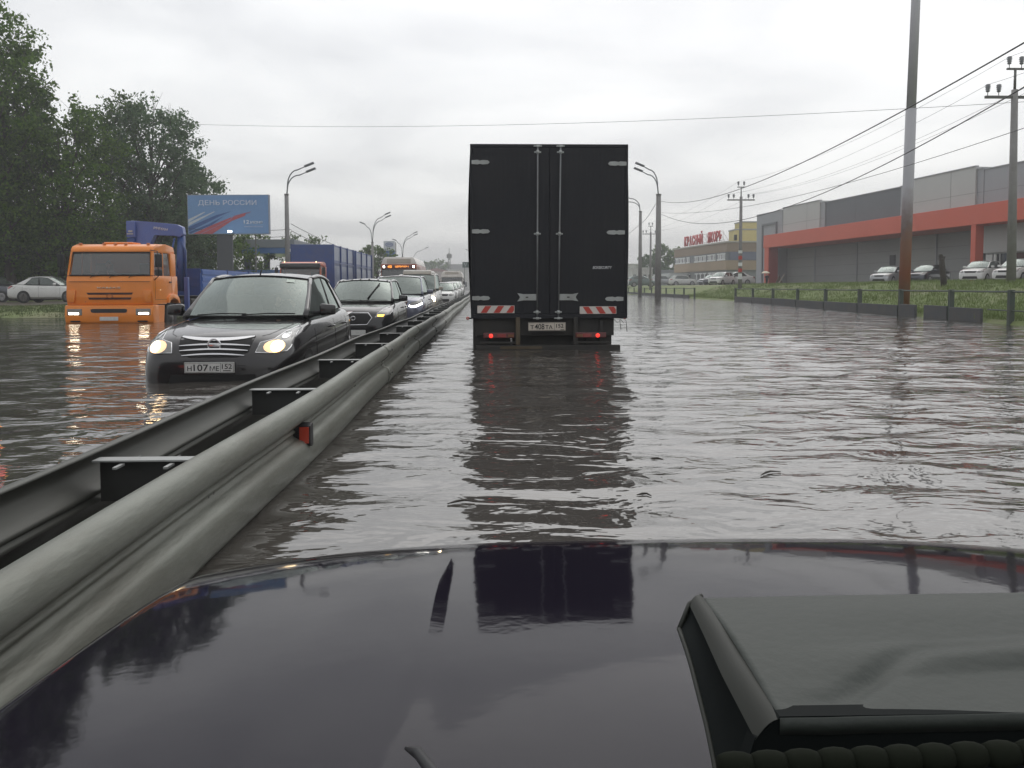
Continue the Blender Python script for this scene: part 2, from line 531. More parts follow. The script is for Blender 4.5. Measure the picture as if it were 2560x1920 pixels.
# --- water: one sheet with real wavelets near by, finer ripples in the bump
def geo_lines(c0, c1, step, lo, hi, grow):
    out = list(np.arange(c0, c1 + 1e-6, step))
    s, v = step, c1
    while v < hi: s *= grow; v += s; out.append(v)
    s, v = step, c0; left = []
    while v > lo: s *= grow; v -= s; left.append(v)
    return np.array(left[::-1] + out)
WX = geo_lines(-3.2, 4.5, 0.05, -620, 620, 1.028)
WY = geo_lines(0.7, 13.0, 0.05, -40, 1500, 1.022)
def waves():
    X, Y = np.meshgrid(WX, WY)
    sx = np.gradient(WX)[None, :] * np.ones_like(X); sy = np.gradient(WY)[:, None] * np.ones_like(X)
    rs = np.random.RandomState(11)
    Z = np.zeros_like(X)
    for i in range(76):
        lam = 0.15 * (7.0 ** rs.rand())
        th = rs.normal(R(64), R(50)) * (1 if rs.rand() < .5 else -1)
        kx, ky = 2 * PI / lam * math.cos(th), 2 * PI / lam * math.sin(th)
        amp = 0.00125 * (lam / 0.5) ** 0.70
        need = abs(kx) * sx + abs(ky) * sy           # phase change per cell
        wgt = np.clip((1.9 - need) / 0.9, 0, 1)
        warp = 0.35 * np.sin(X * 0.9 / lam + Y * 0.4 / lam + i) if i % 3 == 0 else 0
        # patches of calmer and rougher water
        pat = 0.62 + 0.5 * np.sin(X * (0.35 + 0.3 * rs.rand()) + rs.rand() * 9) * np.sin(Y * (0.22 + 0.3 * rs.rand()) + rs.rand() * 9)
        Z += wgt * amp * pat * np.sin(kx * X + ky * Y + rs.rand() * 7 + warp)
    Z *= np.clip(0.30 + Y / 14.0, 0.30, 1.5)
    # disturbed water round the cars and the truck
    for cx, cy, a_, wl in ((-2.1, 9.7, .006, .16), (-3.8, 9.5, .005, .17), (-2.9, 8.7, .004, .15), (-1.9, 12.6, .005, .15), (.1, 13.2, .006, .2), (1.9, 13.3, .006, .2), (-11, 24.2, .008, .35)):
        d = np.sqrt((X - cx) ** 2 + (Y - cy) ** 2)
        Z += a_ * np.exp(-d / (wl * 5)) * np.sin(2 * PI * d / wl + 1.5 * np.sin(X * 5 + cy)) * np.clip((1.9 - 2 * PI / wl * np.maximum(sx, sy)) / 0.9, 0, 1)
    # sharpen the crests a little
    Z += 5.0 * Z * np.abs(Z)
    return X, Y, Z
X, Y, Z = waves()
ny, nx = X.shape
me = bpy.data.meshes.new('water')
me.vertices.add(nx * ny)
me.vertices.foreach_set('co', np.stack([X, Y, Z], -1).astype(np.float32).ravel())
idx = np.arange(nx * ny).reshape(ny, nx)
quads = np.stack([idx[:-1, :-1], idx[:-1, 1:], idx[1:, 1:], idx[1:, :-1]], -1).reshape(-1, 4)
me.loops.add(len(quads) * 4); me.loops.foreach_set('vertex_index', quads.ravel().astype(np.int32))
me.polygons.add(len(quads))
me.polygons.foreach_set('loop_start', (np.arange(len(quads)) * 4).astype(np.int32))
me.update(calc_edges=True)
def water_material():
    m = bpy.data.materials.new('muddy_flood_water'); m.use_nodes = True
    n, l = m.node_tree.nodes, m.node_tree.links
    b = n['Principled BSDF']
    b.inputs['Roughness'].default_value = 0.06
    b.inputs['IOR'].default_value = 1.95
    tc = n.new('ShaderNodeTexCoord')
    nz = n.new('ShaderNodeTexNoise'); nz.inputs['Scale'].default_value = 0.5; nz.inputs['Detail'].default_value = 6
    l.new(tc.outputs['Object'], nz.inputs['Vector'])
    mx = n.new('ShaderNodeMixRGB')
    mx.inputs[1].default_value = (0.056, 0.050, 0.044, 1); mx.inputs[2].default_value = (0.078, 0.071, 0.063, 1)
    l.new(nz.outputs['Fac'], mx.inputs[0]); l.new(mx.outputs[0], b.inputs['Base Color'])
    mp = n.new('ShaderNodeMapping'); mp.inputs['Scale'].default_value = (0.75, 1.25, 1); mp.inputs['Rotation'].default_value = (0, 0, R(6))
    l.new(tc.outputs['Object'], mp.inputs[0])
    a = n.new('ShaderNodeTexNoise'); a.inputs['Scale'].default_value = 2.4; a.inputs['Detail'].default_value = 3.5; a.inputs['Roughness'].default_value = 0.5
    a.inputs['Distortion'].default_value = 0.5
    c = n.new('ShaderNodeTexNoise'); c.inputs['Scale'].default_value = 8.0; c.inputs['Detail'].default_value = 2.0
    l.new(mp.outputs[0], a.inputs['Vector']); l.new(mp.outputs[0], c.inputs['Vector'])
    g_ = n.new('ShaderNodeTexNoise'); g_.inputs['Scale'].default_value = 0.9; g_.inputs['Detail'].default_value = 2.0
    l.new(mp.outputs[0], g_.inputs['Vector'])
    b0 = n.new('ShaderNodeBump'); b0.inputs['Strength'].default_value = 1.0; b0.inputs['Distance'].default_value = 0.075
    l.new(g_.outputs['Fac'], b0.inputs['Height'])
    b1 = n.new('ShaderNodeBump'); b1.inputs['Strength'].default_value = 1.0; b1.inputs['Distance'].default_value = 0.042
    b2 = n.new('ShaderNodeBump'); b2.inputs['Strength'].default_value = 1.0; b2.inputs['Distance'].default_value = 0.0045
    l.new(a.outputs['Fac'], b1.inputs['Height']); l.new(c.outputs['Fac'], b2.inputs['Height'])
    l.new(b0.outputs[0], b1.inputs['Normal']); l.new(b1.outputs[0], b2.inputs['Normal']); l.new(b2.outputs[0], b.inputs['Normal'])
    return m
structure('water', me, water_material(), True)

# ------------------------------------------------------------------ double guard rail down the middle of the road
RX, LX, RT = -0.985, -1.57, 0.39
def wob(y, k): return 0.012 * math.sin(y * 0.37 + k) + 0.006 * math.sin(y * 1.3 + 2 * k)
def beam_profile():
    # (distance out from the post side, height below the top edge): the W of a crash barrier
    return [(.010, -.010), (.016, -.002), (.034, -.001), (.056, -.008), (.074, -.026), (.085, -.052), (.087, -.074), (.080, -.094), (.040, -.128), (.014, -.150), (.006, -.160),
            (.018, -.167), (.018, -.175), (.006, -.183), (.006, -.195), (.030, -.210), (.064, -.223), (.080, -.238), (.086, -.275), (.085, -.318), (.076, -.358), (.050, -.392), (.0, -.42)]
gr = thing('guard_rail', 'long double corrugated steel crash barrier standing in the flood water between the carriageways', 'crash barrier', (0, 0, 0))
def beam(xface, sgn, k, m_):
    prof = beam_profile()
    ys = lin(0.35, 60, 240) + lin(62, 170, 54)
    b = MB(); bm = b.bm
    rows = []
    for y in ys:
        dx, dz = wob(y, k), 0.8 * wob(y, k + 2)
        rows.append([bm.verts.new((xface + sgn * (p[0] - 0.085) + dx, y, RT + p[1] + dz + max(0, road_z(y) + 0.4))) for p in prof])
    for i in range(len(rows) - 1):
        for j in range(len(prof) - 1):
            bm.faces.new((rows[i][j], rows[i + 1][j], rows[i + 1][j + 1], rows[i][j + 1]))
    o = b.build('rail_beam', m_, gr, smooth=True)
    s = o.modifiers.new('thickness', 'SOLIDIFY'); s.thickness = 0.004; s.offset = 0
    return o
beam(RX, 1, 0.3, M_galv); beam(LX, -1, 1.7, M_galv_dark)
M_post = mat('post_steel_dark', (0.12, 0.125, 0.12), 0.55, 0.3, dirt=0.6)
M_spacer = mat('spacer_steel', (0.36, 0.37, 0.36), 0.4, 0.4, dirt=0.3)
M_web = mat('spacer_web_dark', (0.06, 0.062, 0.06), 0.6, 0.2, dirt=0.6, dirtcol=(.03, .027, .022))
ks = range(-1, 70)
for k in ks:
    y = 3.22 + 2.2 * k
    z0 = max(0, road_z(y) + 0.4)
    dxr, dxl = wob(y, 0.3), wob(y, 1.7)
    s = MB()
    s.box(LX + 0.083 + dxl, RX - 0.083 + dxr, y - 0.035, y + 0.035, RT - 0.045 + z0, RT - 0.039 + z0)
    s.box(LX + 0.2, LX + 0.215, y - 0.11, y - 0.036, RT - 0.058 + z0, RT - 0.050 + z0)
    s.box(RX - 0.2, RX - 0.185, y - 0.11, y - 0.036, RT - 0.058 + z0, RT - 0.050 + z0)
    split(s.build('spacer', M_spacer, gr)) if False else None
    o = s.build('spacer', M_spacer, gr)
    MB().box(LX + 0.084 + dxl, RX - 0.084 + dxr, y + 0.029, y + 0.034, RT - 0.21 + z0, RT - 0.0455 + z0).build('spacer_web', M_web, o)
    if k < 30:
        o = MB().box(-1.36, -1.20, y + 0.04, y + 0.046, -0.8, RT - 0.05 + z0).box(-1.36, -1.354, y + 0.047, y + 0.12, -0.8, RT - 0.05 + z0).box(-1.206, -1.20, y + 0.047, y + 0.12, -0.8, RT - 0.05 + z0).build('post', M_post, gr)
for y in (11.0,):                     # splice bolts on the upper and lower bulge
    for dy in (-0.07, 0.07):
        for dz in (-0.055, -0.29):
            MB().lathe([(0.016, 0), (0.017, 0.006), (0.008, 0.012)], (RX + wob(y, .3) + 0.001, y + dy, RT + dz), 'x', 8).build('bolt', M_post, gr, True)
for y in (8.75, 13.05, 17.35, 21.65):          # lapped joint: the next section laid over the last one
    prof = beam_profile(); b = MB()
    vv = [[b.bm.verts.new((RX + p[0] - 0.085 + wob(yy, .3) + .006, yy, RT + p[1] + .8 * wob(yy, 2.3))) for p in prof] for yy in (y, y + .16, y + .32)]
    for i in range(2):
        for j in range(len(prof) - 1): b.bm.faces.new((vv[i][j], vv[i + 1][j], vv[i + 1][j + 1], vv[i][j + 1]))
    o = b.build('splice', M_galv, gr, True); s = o.modifiers.new('thickness', 'SOLIDIFY'); s.thickness = .004; s.offset = 0
    for dy in (.06, .26):
        for dz in (-.05, -.29):
            MB().lathe([(0.016, 0), (0.017, 0.006), (0.008, 0.012)], (RX + wob(y, .3) + 0.009, y + dy, RT + dz), 'x', 8).build('bolt', M_post, gr, True)
for y in (2.1, 3.25, 6.9, 11.2, 15.5):
    for dy in (-0.03, 0.03):
        MB().box(RX - 0.079, RX - 0.070, y + dy - 0.008, y + dy + 0.008, RT - 0.215, RT - 0.16, 0.002).build('bolt', M_post, gr)
rf = MB().prism([(4.62, RT - 0.15), (4.67, RT - 0.135), (4.70, RT - 0.15), (4.70, RT - 0.265), (4.67, RT - 0.27), (4.62, RT - 0.25)], 'x', RX - 0.080, RX + 0.030, 0.004).build('reflector', M_black, gr)
MB().box(RX - 0.030, RX + 0.022, 4.612, 4.619, RT - 0.245, RT - 0.155, 0.002).build('reflector_lens', mat('reflector_orange', (0.55, 0.05, 0.02), 0.2, coat=1), rf)

# ------------------------------------------------------------------ low fences along the right bank
M_fence = mat('fence_paint_green_grey', (0.055, 0.075, 0.062), 0.6, dirt=0.5)
M_plinth = mat('plinth_dark', (0.075, 0.08, 0.085), 0.8, dirt=0.5, bump=0.4)
def fence(name, label, ys, plinths, low=None):
    t = thing(name, label, 'fence', (0, 0, 0), 0, 'low railings along the flooded kerb')
    top = 0.88
    for y in ys:
        x = fence_x(y); w = 0.065
        MB().box(x - w, x + w, y - w, y + w, -0.5, top + 0.02, 0.01).build('post', M_fence, t)
    pts = [(fence_x(y) - 0.0, y) for y in sorted(ys)]
    for (x0, y0), (x1, y1) in zip(pts, pts[1:]):
        MB().tube([(x0, y0 + 0.068, top - 0.03), ((x0 + x1) / 2, (y0 + y1) / 2, top - 0.035), (x1, y1 - 0.068, top - 0.03)], 0.028, 6).build('top_rail', M_fence, t)
    for a, b, h in plinths:
        xa, xb = fence_x(a), fence_x(b)
        p = MB()
        v = []
        for (x, y) in ((xa - 0.10, a), (xb - 0.10, b), (xb - 0.02, b), (xa - 0.02, a)): v.append((x, y))
        p.prism([(q[0] - 0.0, q[1]) for q in v], 'z', -0.5, h, 0.008)
        p.build('plinth', M_plinth, t)
    if low:
        a, b, z = low
        MB().tube([(fence_x(a), a, z), (fence_x(b), b, z)], 0.02, 6).build('lower_rail', M_fence, t)
    return t
nf = [21.2, 24.6, 28.4, 32.5, 36.9, 41.5, 46.6, 51.8, 57.2, 18.2, 15.4, 12.8, 10.4]
nf_s = sorted(nf)
pl = [(nf_s[i] + 0.07, nf_s[i + 1] - 0.07, 0.35 - 0.012 * (i % 3)) for i in range(6, len(nf_s) - 1)] + [(27.0, 28.33, 0.39), (24.67, 26.3, 0.40), (22.6, 24.53, 0.38)]
fence('bank_railing', 'near low grey-green railing with dark plinth between posts below the red-banded warehouse', nf, pl, (10.4, 22.4, 0.36))
ff = [70, 74.6, 79.3, 83.9, 88.8, 93.4, 98.9, 103, 108, 113.7, 119, 125, 131]
fence('bank_railing', 'far low green railing beside the black truck running past the tall lamp post', ff,
      [(ff[i] + 0.07, ff[i + 1] - 0.07, 0.30) for i in range(len(ff) - 1) if i != 0] + [(72.0, 74.5, 0.28)])

# ------------------------------------------------------------------ grass tufts on the banks
def tufts(name, label, spots, m, hmin, hmax, seed):
    r = np.random.RandomState(seed)
    P = np.array([(x, y, ground_z(x, y)) for x, y in spots])
    n = len(P)
    V, F = [], []
    k = 0
    for p in P:
        for b in range(9):
            a = r.rand() * 2 * PI; h = hmin + (hmax - hmin) * r.rand() ** 1.5; w = 0.006 + 0.010 * r.rand()
            dx, dy = math.cos(a), math.sin(a)
            ox, oy = r.normal(0, 0.10, 2)
            lx, ly = r.normal(0, 0.35 * h, 2)
            c = (p[0] + ox, p[1] + oy, p[2] - 0.02)
            V += [(c[0] - dx * w, c[1] - dy * w, c[2]), (c[0] + dx * w, c[1] + dy * w, c[2]), (c[0] + lx, c[1] + ly, c[2] + h)]
            F.append((k, k + 1, k + 2)); k += 3
    me = bpy.data.meshes.new(name); me.from_pydata(V, [], F); me.update()
    o = put(name, me, m)
    return tag(o, label, 'grass', None, 'stuff')
M_tuft = mat('grass_blades', (0.155, 0.205, 0.065), 0.8, var=0.45, vscale=1.2)
r = random.Random(3)
sp = []
for _ in range(14000):
    y = 16 + (80 - 16) * r.random() ** 1.6
    x = fence_x(y) + 0.15 + 9.5 * r.random() ** 1.2
    sp.append((x, y))
tufts('bank_grass', 'rough green grass covering the bank behind the right railings', sp, M_tuft, 0.04, 0.22, 5)
sp = [(lerp(-30, -13.6, r.random()), lerp(29.5, 43, r.random())) for _ in range(4200)]
M_tuft2 = mat('verge_blades', (0.06, 0.085, 0.02), 0.8, var=0.4, vscale=1.2)
tufts('verge_grass', 'short dark grass on the flooded verge in front of the parked white saloon', sp, M_tuft2, 0.03, 0.12, 6)
# ------------------------------------------------------------------ cars
# every template: stations (y, half width, z bottom, z shoulder, z top) and the greenhouse
TPL = {
 'sedan': dict(L=4.65, hw=.85, st=[(0, .58, .30, .52, .60), (.05, .70, .22, .60, .74), (.16, .785, .2, .70, .865), (.42, .852, .2, .83, .93), (.85, .85, .2, .90, .985),
      (1.35, .85, .2, .97, 1.05), (2.3, .85, .2, 1.0, 1.06), (3.3, .85, .2, 1.02, 1.08), (4.05, .83, .2, 1.03, 1.12), (4.40, .78, .22, .98, 1.10), (4.58, .70, .28, .86, 1.02), (4.65, .60, .34, .70, .84)],
      yc=1.28, zc=1.055, ya=2.06, zr=1.545, yb=3.30, yr=4.02, zd=1.12, bw=.77, rw=.625, wheel=(.82, 3.52, .315)),
 'hatch': dict(L=3.95, hw=.84, st=[(0, .58, .30, .50, .62), (.05, .69, .24, .62, .78), (.16, .79, .2, .74, .90), (.42, .842, .2, .88, .97), (.8, .84, .2, .95, 1.02),
      (1.2, .84, .2, 1.0, 1.07), (2.0, .84, .2, 1.02, 1.08), (3.0, .84, .2, 1.04, 1.10), (3.6, .82, .2, 1.04, 1.12), (3.85, .76, .24, 1.0, 1.12), (3.93, .70, .3, .9, 1.05), (3.95, .62, .36, .76, .9)],
      yc=1.12, zc=1.07, ya=1.82, zr=1.53, yb=3.45, yr=3.84, zd=1.12, bw=.755, rw=.60, wheel=(.74, 3.2, .31)),
 'suv': dict(L=4.5, hw=.91, st=[(0, .62, .36, .62, .78), (.05, .75, .30, .72, .95), (.16, .83, .26, .84, 1.04), (.42, .912, .26, .98, 1.11), (.85, .91, .26, 1.04, 1.15),
      (1.2, .91, .26, 1.08, 1.18), (2.2, .91, .26, 1.12, 1.18), (3.4, .91, .26, 1.15, 1.2), (4.1, .89, .26, 1.15, 1.22), (4.38, .83, .3, 1.1, 1.22), (4.47, .76, .36, 1.0, 1.15), (4.5, .68, .42, .8, 1.0)],
      yc=1.12, zc=1.17, ya=1.78, zr=1.70, yb=3.8, yr=4.33, zd=1.22, bw=.81, rw=.66, wheel=(.86, 3.52, .36)),
 'van': dict(L=4.9, hw=.96, st=[(0, .68, .34, .6, .74), (.05, .80, .28, .72, .92), (.14, .88, .25, .84, 1.05), (.35, .962, .25, 1.0, 1.17), (.7, .96, .25, 1.1, 1.26),
      (1.0, .96, .25, 1.17, 1.31), (2.2, .96, .25, 1.25, 1.33), (3.6, .96, .25, 1.25, 1.33), (4.6, .96, .25, 1.25, 1.33), (4.82, .92, .28, 1.25, 1.33), (4.88, .86, .34, 1.2, 1.3), (4.9, .80, .4, 1.1, 1.2)],
      yc=.85, zc=1.30, ya=1.45, zr=1.98, yb=4.68, yr=4.84, zd=1.33, bw=.89, rw=.78, wheel=(.85, 3.9, .34)),
}

def body_mesh(name, T, paint, root, lvl=2):
    ks = [(0, 0), (.80, 0), (.965, .10), (1.0, .38), (.995, .74), (.955, 1.0)]
    rings = []
    b = MB(); bm = b.bm
    for (y, hw, zl, zs, zt) in T['st']:
        half = [(hw * kx, zl + (zs - zl) * kz) for kx, kz in ks]
        half += [(hw * .86, zs + (zt - zs) * .62), (hw * .5, zt - .012), (0, zt)]
        full = [(x, z) for x, z in half] + [(-x, z) for x, z in half[-2:0:-1]]
        rings.append([bm.verts.new((x, y, z)) for x, z in full])
    n = len(rings[0])
    for i in range(len(rings) - 1):
        for k in range(n):
            bm.faces.new((rings[i][k], rings[i][(k + 1) % n], rings[i + 1][(k + 1) % n], rings[i + 1][k]))
    bm.faces.new(rings[0][::-1]); bm.faces.new(rings[-1])
    o = b.build(name, paint, root, smooth=True)
    m = o.modifiers.new('sub', 'SUBSURF'); m.levels = lvl; m.render_levels = lvl
    return bake(o)

def car(name, label, cat, kind, paint, loc, rz=0.0, group=None, lod=2, sx=1.0, sy=1.0, sz=1.0, glass=None,
        lights='off', plate=None, grille='bars', headlight=None, rim=None, handles=True, rear_lights=True, roofmat=None,
        mirror_mat=None, wheels=True, antenna=False):
    T0 = TPL[kind]
    T = dict(T0)
    T['st'] = [(y * sy, hw * sx, zl * sz, zs * sz, zt * sz) for y, hw, zl, zs, zt in T0['st']]
    for k in ('yc', 'ya', 'yb', 'yr', 'L'): T[k] = T0[k] * sy
    for k in ('zc', 'zr', 'zd'): T[k] = T0[k] * sz
    for k in ('bw', 'rw', 'hw'): T[k] = T0[k] * sx
    global bvh_rear
    bvh_rear = T['L'] - 0.2
    glass = glass or M_glass
    rim = rim or M_rim
    root = thing(name, label, cat, loc, rz, group)
    body = body_mesh('body', T, paint, root, 2 if lod > 0 else 1)
    bvh = bvh_of(body)
    yc, zc, ya, zr, yb, yr, zd, bw, rw, L, hw = [T[k] for k in ('yc', 'zc', 'ya', 'zr', 'yb', 'yr', 'zd', 'bw', 'rw', 'L', 'hw')]
    ze = zr - .055                       # roof edge height
    wc = bw * .945
    cf, crn = .17, .05
    nseg = 12 if lod > 0 else 6
    def wind(u, v):
        s = 2 * u - 1
        return Vector((s * lerp(wc, rw, v), lerp(yc, ya, v) - cf * (1 - s * s), lerp(zc - .02, ze, v) + crn * v * (1 - s * s) + .02 * math.sin(PI * v)))
    def roof(u, v):
        s = 2 * u - 1
        return Vector((s * rw * 1.0, lerp(ya, yb, v) - cf * (1 - s * s) * (1 - v) + .10 * (1 - s * s) * v, ze + crn * (1 - s * s) + .055 * 4 * v * (1 - v) - .02 * v))
    def rearg(u, v):
        s = 2 * u - 1
        return Vector((s * lerp(rw, wc * .97, v), lerp(yb, yr, v) + .10 * (1 - s * s), lerp(ze - .02, zd - .02, v) + crn * (1 - v) * (1 - s * s) + .03 * math.sin(PI * v)))
    def side(u, v, sg, out=0.0):
        y = lerp(lerp(yc, yr, u), lerp(ya, yb, u), v)
        xb = lerp(wc, wc * .97, u) + (bw - wc) * 1.5 * math.sin(PI * min(1, max(0, u)))
        x = lerp(xb, rw, v ** 1.15) + out
        z = lerp(lerp(zc, zd, u) - .02, ze - .02 * u + .055 * 4 * u * (1 - u), v)
        return Vector((sg * x, y, z))
    MB().grid(wind, nseg, 6).build('windshield', glass, root, True)
    MB().grid(roof, nseg, 8).build('roof', roofmat or paint, root, True)
    MB().grid(rearg, nseg, 6).build('rear_window', M_glass_side, root, True)
    if lod > 0:
        r_p = 0.032
        pil = MB()
    for sg in (1, -1):
        ranges = [('front_window', .03, .46), ('rear_window_side', .49, .80)]
        for nm, a, b_ in ranges:
            MB().grid(lambda u, v: side(lerp(a, b_, u), lerp(.02, .96, v), sg), 8, 5).build('side_window', M_glass_side, root, True)
        MB().grid(lambda u, v: side(lerp(.80, 1.0, u), v, sg), 5, 5).build('rear_pillar', paint, root, True)
        if lod > 0:
            MB().tube([side(0, v, sg) + Vector((sg * -.012, 0, 0)) for v in lin(0, 1, 6)], [.040, .036, .034, .032, .030, .030, .032], 8).build('windshield_pillar', paint, root, True)
            MB().tube([side(u, 1.0, sg) + Vector((sg * -.012, 0, 0)) for u in lin(0, 1, 10)], .030, 8).build('roof_rail', paint, root, True)
            MB().grid(lambda u, v: side(lerp(.455, .495, u), v, sg, .004), 2, 5).build('centre_pillar', M_seam, root, True)
            s = MB().tube([side(u, .015, sg, .004) for u in lin(.02, .82, 12)], .011, 6)
            s.tube([side(u, .975, sg, .006) for u in lin(.04, .80, 12)], .010, 6)
            s.tube([side(lerp(.80, .79, v), v, sg, .006) for v in lin(.03, .97, 5)], .010, 6)
            s.build('window_seal', M_seam, root, True)
        else:
            MB().tube([side(0, v, sg) for v in lin(0, 1, 3)], .045, 6).build('windshield_pillar', paint, root, True)
            MB().grid(lambda u, v: side(lerp(.45, .50, u), v, sg, .004), 2, 3).build('centre_pillar', paint, root, True)
            MB().tube([side(u, 1.0, sg) for u in lin(0, 1, 4)], .035, 6).build('roof_rail', paint, root, True)
    if lod > 0:
        split(MB().tube([wind(u, 0.015) + Vector((0, -.006, .004)) for u in lin(.02, .98, 14)], .013, 6).tube([wind(u, .985) + Vector((0, -.004, .006)) for u in lin(.02, .98, 14)], .009, 6).build('windshield_seal', M_seam, root, True))
    # cabin: dark floor and seats seen through the glass
    cab = MB()
    cab.box(-wc * .93, wc * .93, yc + .10, yr - .12, min(zc, zd) - .03, min(zc, zd) + .012)
    cab.build('cabin_floor', M_interior, root)
    if lod > 1:
        for sx_ in (-.36, .36):
            s = MB()
            s.box(sx_ - .23, sx_ + .23, ya + .42, ya + .56, zc - .1, zc + .24, .05)
            s.box(sx_ - .12, sx_ + .12, ya + .46, ya + .54, zc + .24, zc + .40, .03)
            s.build('seat', M_seat, root, True)
        MB().box(-.55, .55, ya + 1.35, ya + 1.5, zc - .05, zc + .22, .05).build('rear_seat', M_seat, root, True)
    # wheels
    yw1, yw2, wr = T0['wheel'][0] * sy, T0['wheel'][1] * sy, T0['wheel'][2]
    for yw in ((yw1, yw2) if wheels else ()):
        for sg in (1, -1):
            xo = hw * (1.0 if lod else 1.0)
            # the dark wheel opening: a shallow dish set in the flank, wheel inside it
            MB().lathe([(wr + .055, -.09), (wr + .055, .0035), (wr + .02, .0045), (wr + .02, -.05), (wr * .5, -.052)] if False else [(wr + .045, -.10 * sg), (wr + .045, .001 * sg), (wr + .035, .003 * sg)][::sg],
                       (sg * (xo - .004), yw, wr + .01), 'x', 28).build('wheel_arch', M_seam, root, False) if lod >= 0 else None
            t = MB().lathe([(wr - .05, -.19), (wr - .01, -.185), (wr, -.15), (wr, -.03), (wr - .012, .012), (wr - .05, .018), (wr - .075, .012)][::1], (sg * (xo - .006), yw, wr), 'x', 28) if sg > 0 else \
                MB().lathe([(wr - .075, -.012), (wr - .05, -.018), (wr - .012, -.012), (wr, .03), (wr, .15), (wr - .01, .185), (wr - .05, .19)], (sg * (xo - .006), yw, wr), 'x', 28)
            w = t.build('wheel', M_rubber, root, True)
            rr = wr - .082
            rm = MB()
            a0, a1 = (.013, .020) if sg > 0 else (-.020, -.013)
            rm.lathe([(rr, a0), (rr, a1), (rr * .86, (a0 + a1) / 2)] if sg > 0 else [(rr * .86, (a0 + a1) / 2), (rr, a0), (rr, a1)], (sg * (xo - .006), yw, wr), 'x', 24)
            if lod > 0:
                for k in range(5):
                    a = k * 2 * PI / 5 + .3
                    p1 = Vector((sg * (xo + .026), yw + math.cos(a) * rr * .2, wr + math.sin(a) * rr * .2)); p2 = Vector((sg * (xo + .024), yw + math.cos(a) * rr * .95, wr + math.sin(a) * rr * .95))
                    rm.tube([p1, p2], [.03, .022], 6)
            rm.build('rim', rim, w, True)
    # mirrors
    for sg in (1, -1):
        p = side(.085, .06, sg, 0)
        mm = MB()
        mm.box(-.105, .105, -.06, .05, -.075, .075, .035)
        for v in mm.bm.verts:
            v.co = Vector((v.co.x * (1.0 if v.co.x * sg > 0 else .85), v.co.y, v.co.z * (1.0 if v.co.x * sg < 0 else .86))) + Vector((p.x + sg * .185, p.y + .02, p.z + .045))
        mo = mm.build('side_mirror', mirror_mat or paint, root, True)
        MB().tube([(p.x - sg * .02, p.y + .03, p.z + .0), (p.x + sg * .10, p.y + .03, p.z + .015)], [.03, .022], 6).build('mirror_arm', M_black, mo, True)
    # headlights
    zf = T['st'][2][4]
    hl = headlight or [(.44, .70), (.47, .80), (.60, .83), (.66, .90), (.72, .945), (.755, .93), (.765, .88), (.765, .74), (.74, .705), (.60, .69)]
    hl = [(x * sx, z * sz * (zf / (.865 * sz) if not headlight else 1)) for x, z in hl]
    for sg in (1, -1):
        pp = [(x * sg, z) for x, z in hl]
        h = patch('headlight', bvh, [pp], M_lens, root, 'y', -1.0, .003, .010, .06)
        cx = sum(p[0] for p in pp) / len(pp); cz = sum(p[1] for p in pp) / len(pp)
        if lod > 0:
            if lights in ('low', 'high', 'soft'):
                c0 = (cx - sg * .005, min(z for x, z in hl) + .072)
                circ = [(c0[0] + .060 * math.cos(a), c0[1] + .056 * math.sin(a)) for a in lin(0, 2 * PI, 14)[:-1]]
                patch('headlight_bulb', bvh, [circ], {'low': M_lamp_warm, 'soft': M_lamp_soft, 'high': M_lamp_white}[lights], h, 'y', -1.0, .018, .008, .05)
                ind = [(c0[0] - sg * .03 + .105 * math.cos(a), c0[1] - .004 + .066 * math.sin(a)) for a in lin(0, 2 * PI, 14)[:-1]]
                patch('reflector_bowl', bvh, [ind], emis('bowl_warm_glow', (1.0, .72, .42), .62), h, 'y', -1.0, .010, .006, .05)
                up = [(cx + sg * .04 + .038 * math.cos(a), cz + .055 + .034 * math.sin(a)) for a in lin(0, 2 * PI, 12)[:-1]]
                patch('upper_bulb', bvh, [up], M_chrome, h, 'y', -1.0, .012, .006, .05)
            elif lights == 'amber':
                patch('indicator', bvh, [[(sg * .50 * sx, hl[0][1] + .012), (sg * .50 * sx, hl[0][1] + .05), (sg * .64 * sx, hl[0][1] + .05), (sg * .62 * sx, hl[0][1] + .008)]], M_lamp_amber, h, 'y', -1.0, .012, .006, .06)
            # silver bezel round the lamp
            bz = MB()
            ring = []
            for x, z in pp:
                q = bvh.ray_cast(Vector((x, -1, z)), Vector((0, 1, 0)))
                y = q[0].y if q[0] is not None else bvh.find_nearest(Vector((x, .3, z)))[0].y
                ring.append(Vector((x, y - .013, z)))
            bz.tube(ring, .007, 6, closed=True).build('headlight_bezel', M_chrome if lights != 'off' else M_seam, h, True)
    # grille
    if grille == 'bars':
        g = patch('grille', bvh, [[(-.40 * sx, zf - .005), (.40 * sx, zf - .005), (.36 * sx, zf - .16), (.25 * sx, zf - .215), (-.25 * sx, zf - .215), (-.36 * sx, zf - .16)]], M_seam, root, 'y', -1.0, .003, .004, .08)
        if lod > 0:
            for i, (w0, dz, th) in enumerate(((.385, -.012, .030), (.375, -.068, .016), (.36, -.118, .016), (.33, -.168, .016))):
                pts = [(x, zf + dz - .018 * (x / w0) ** 2 * (-1 if i == 0 else 1.2)) for x in lin(-w0 * sx, w0 * sx, 10)]
                poly = pts + [(x, z - th * (1 - .6 * abs(x / w0) ** 3)) for x, z in pts[::-1]]
                patch('grille_bar', bvh, [poly], M_chrome, g, 'y', -1.0, .010, .010, .07)
    elif grille == 'hex':
        g = patch('grille', bvh, [[(-.30, zf - .06), (.30, zf - .06), (.39, zf - .16), (.29, zf - .30), (-.29, zf - .30), (-.39, zf - .16)]], M_seam, root, 'y', -1.0, .003, .004, .08)
        ring = []
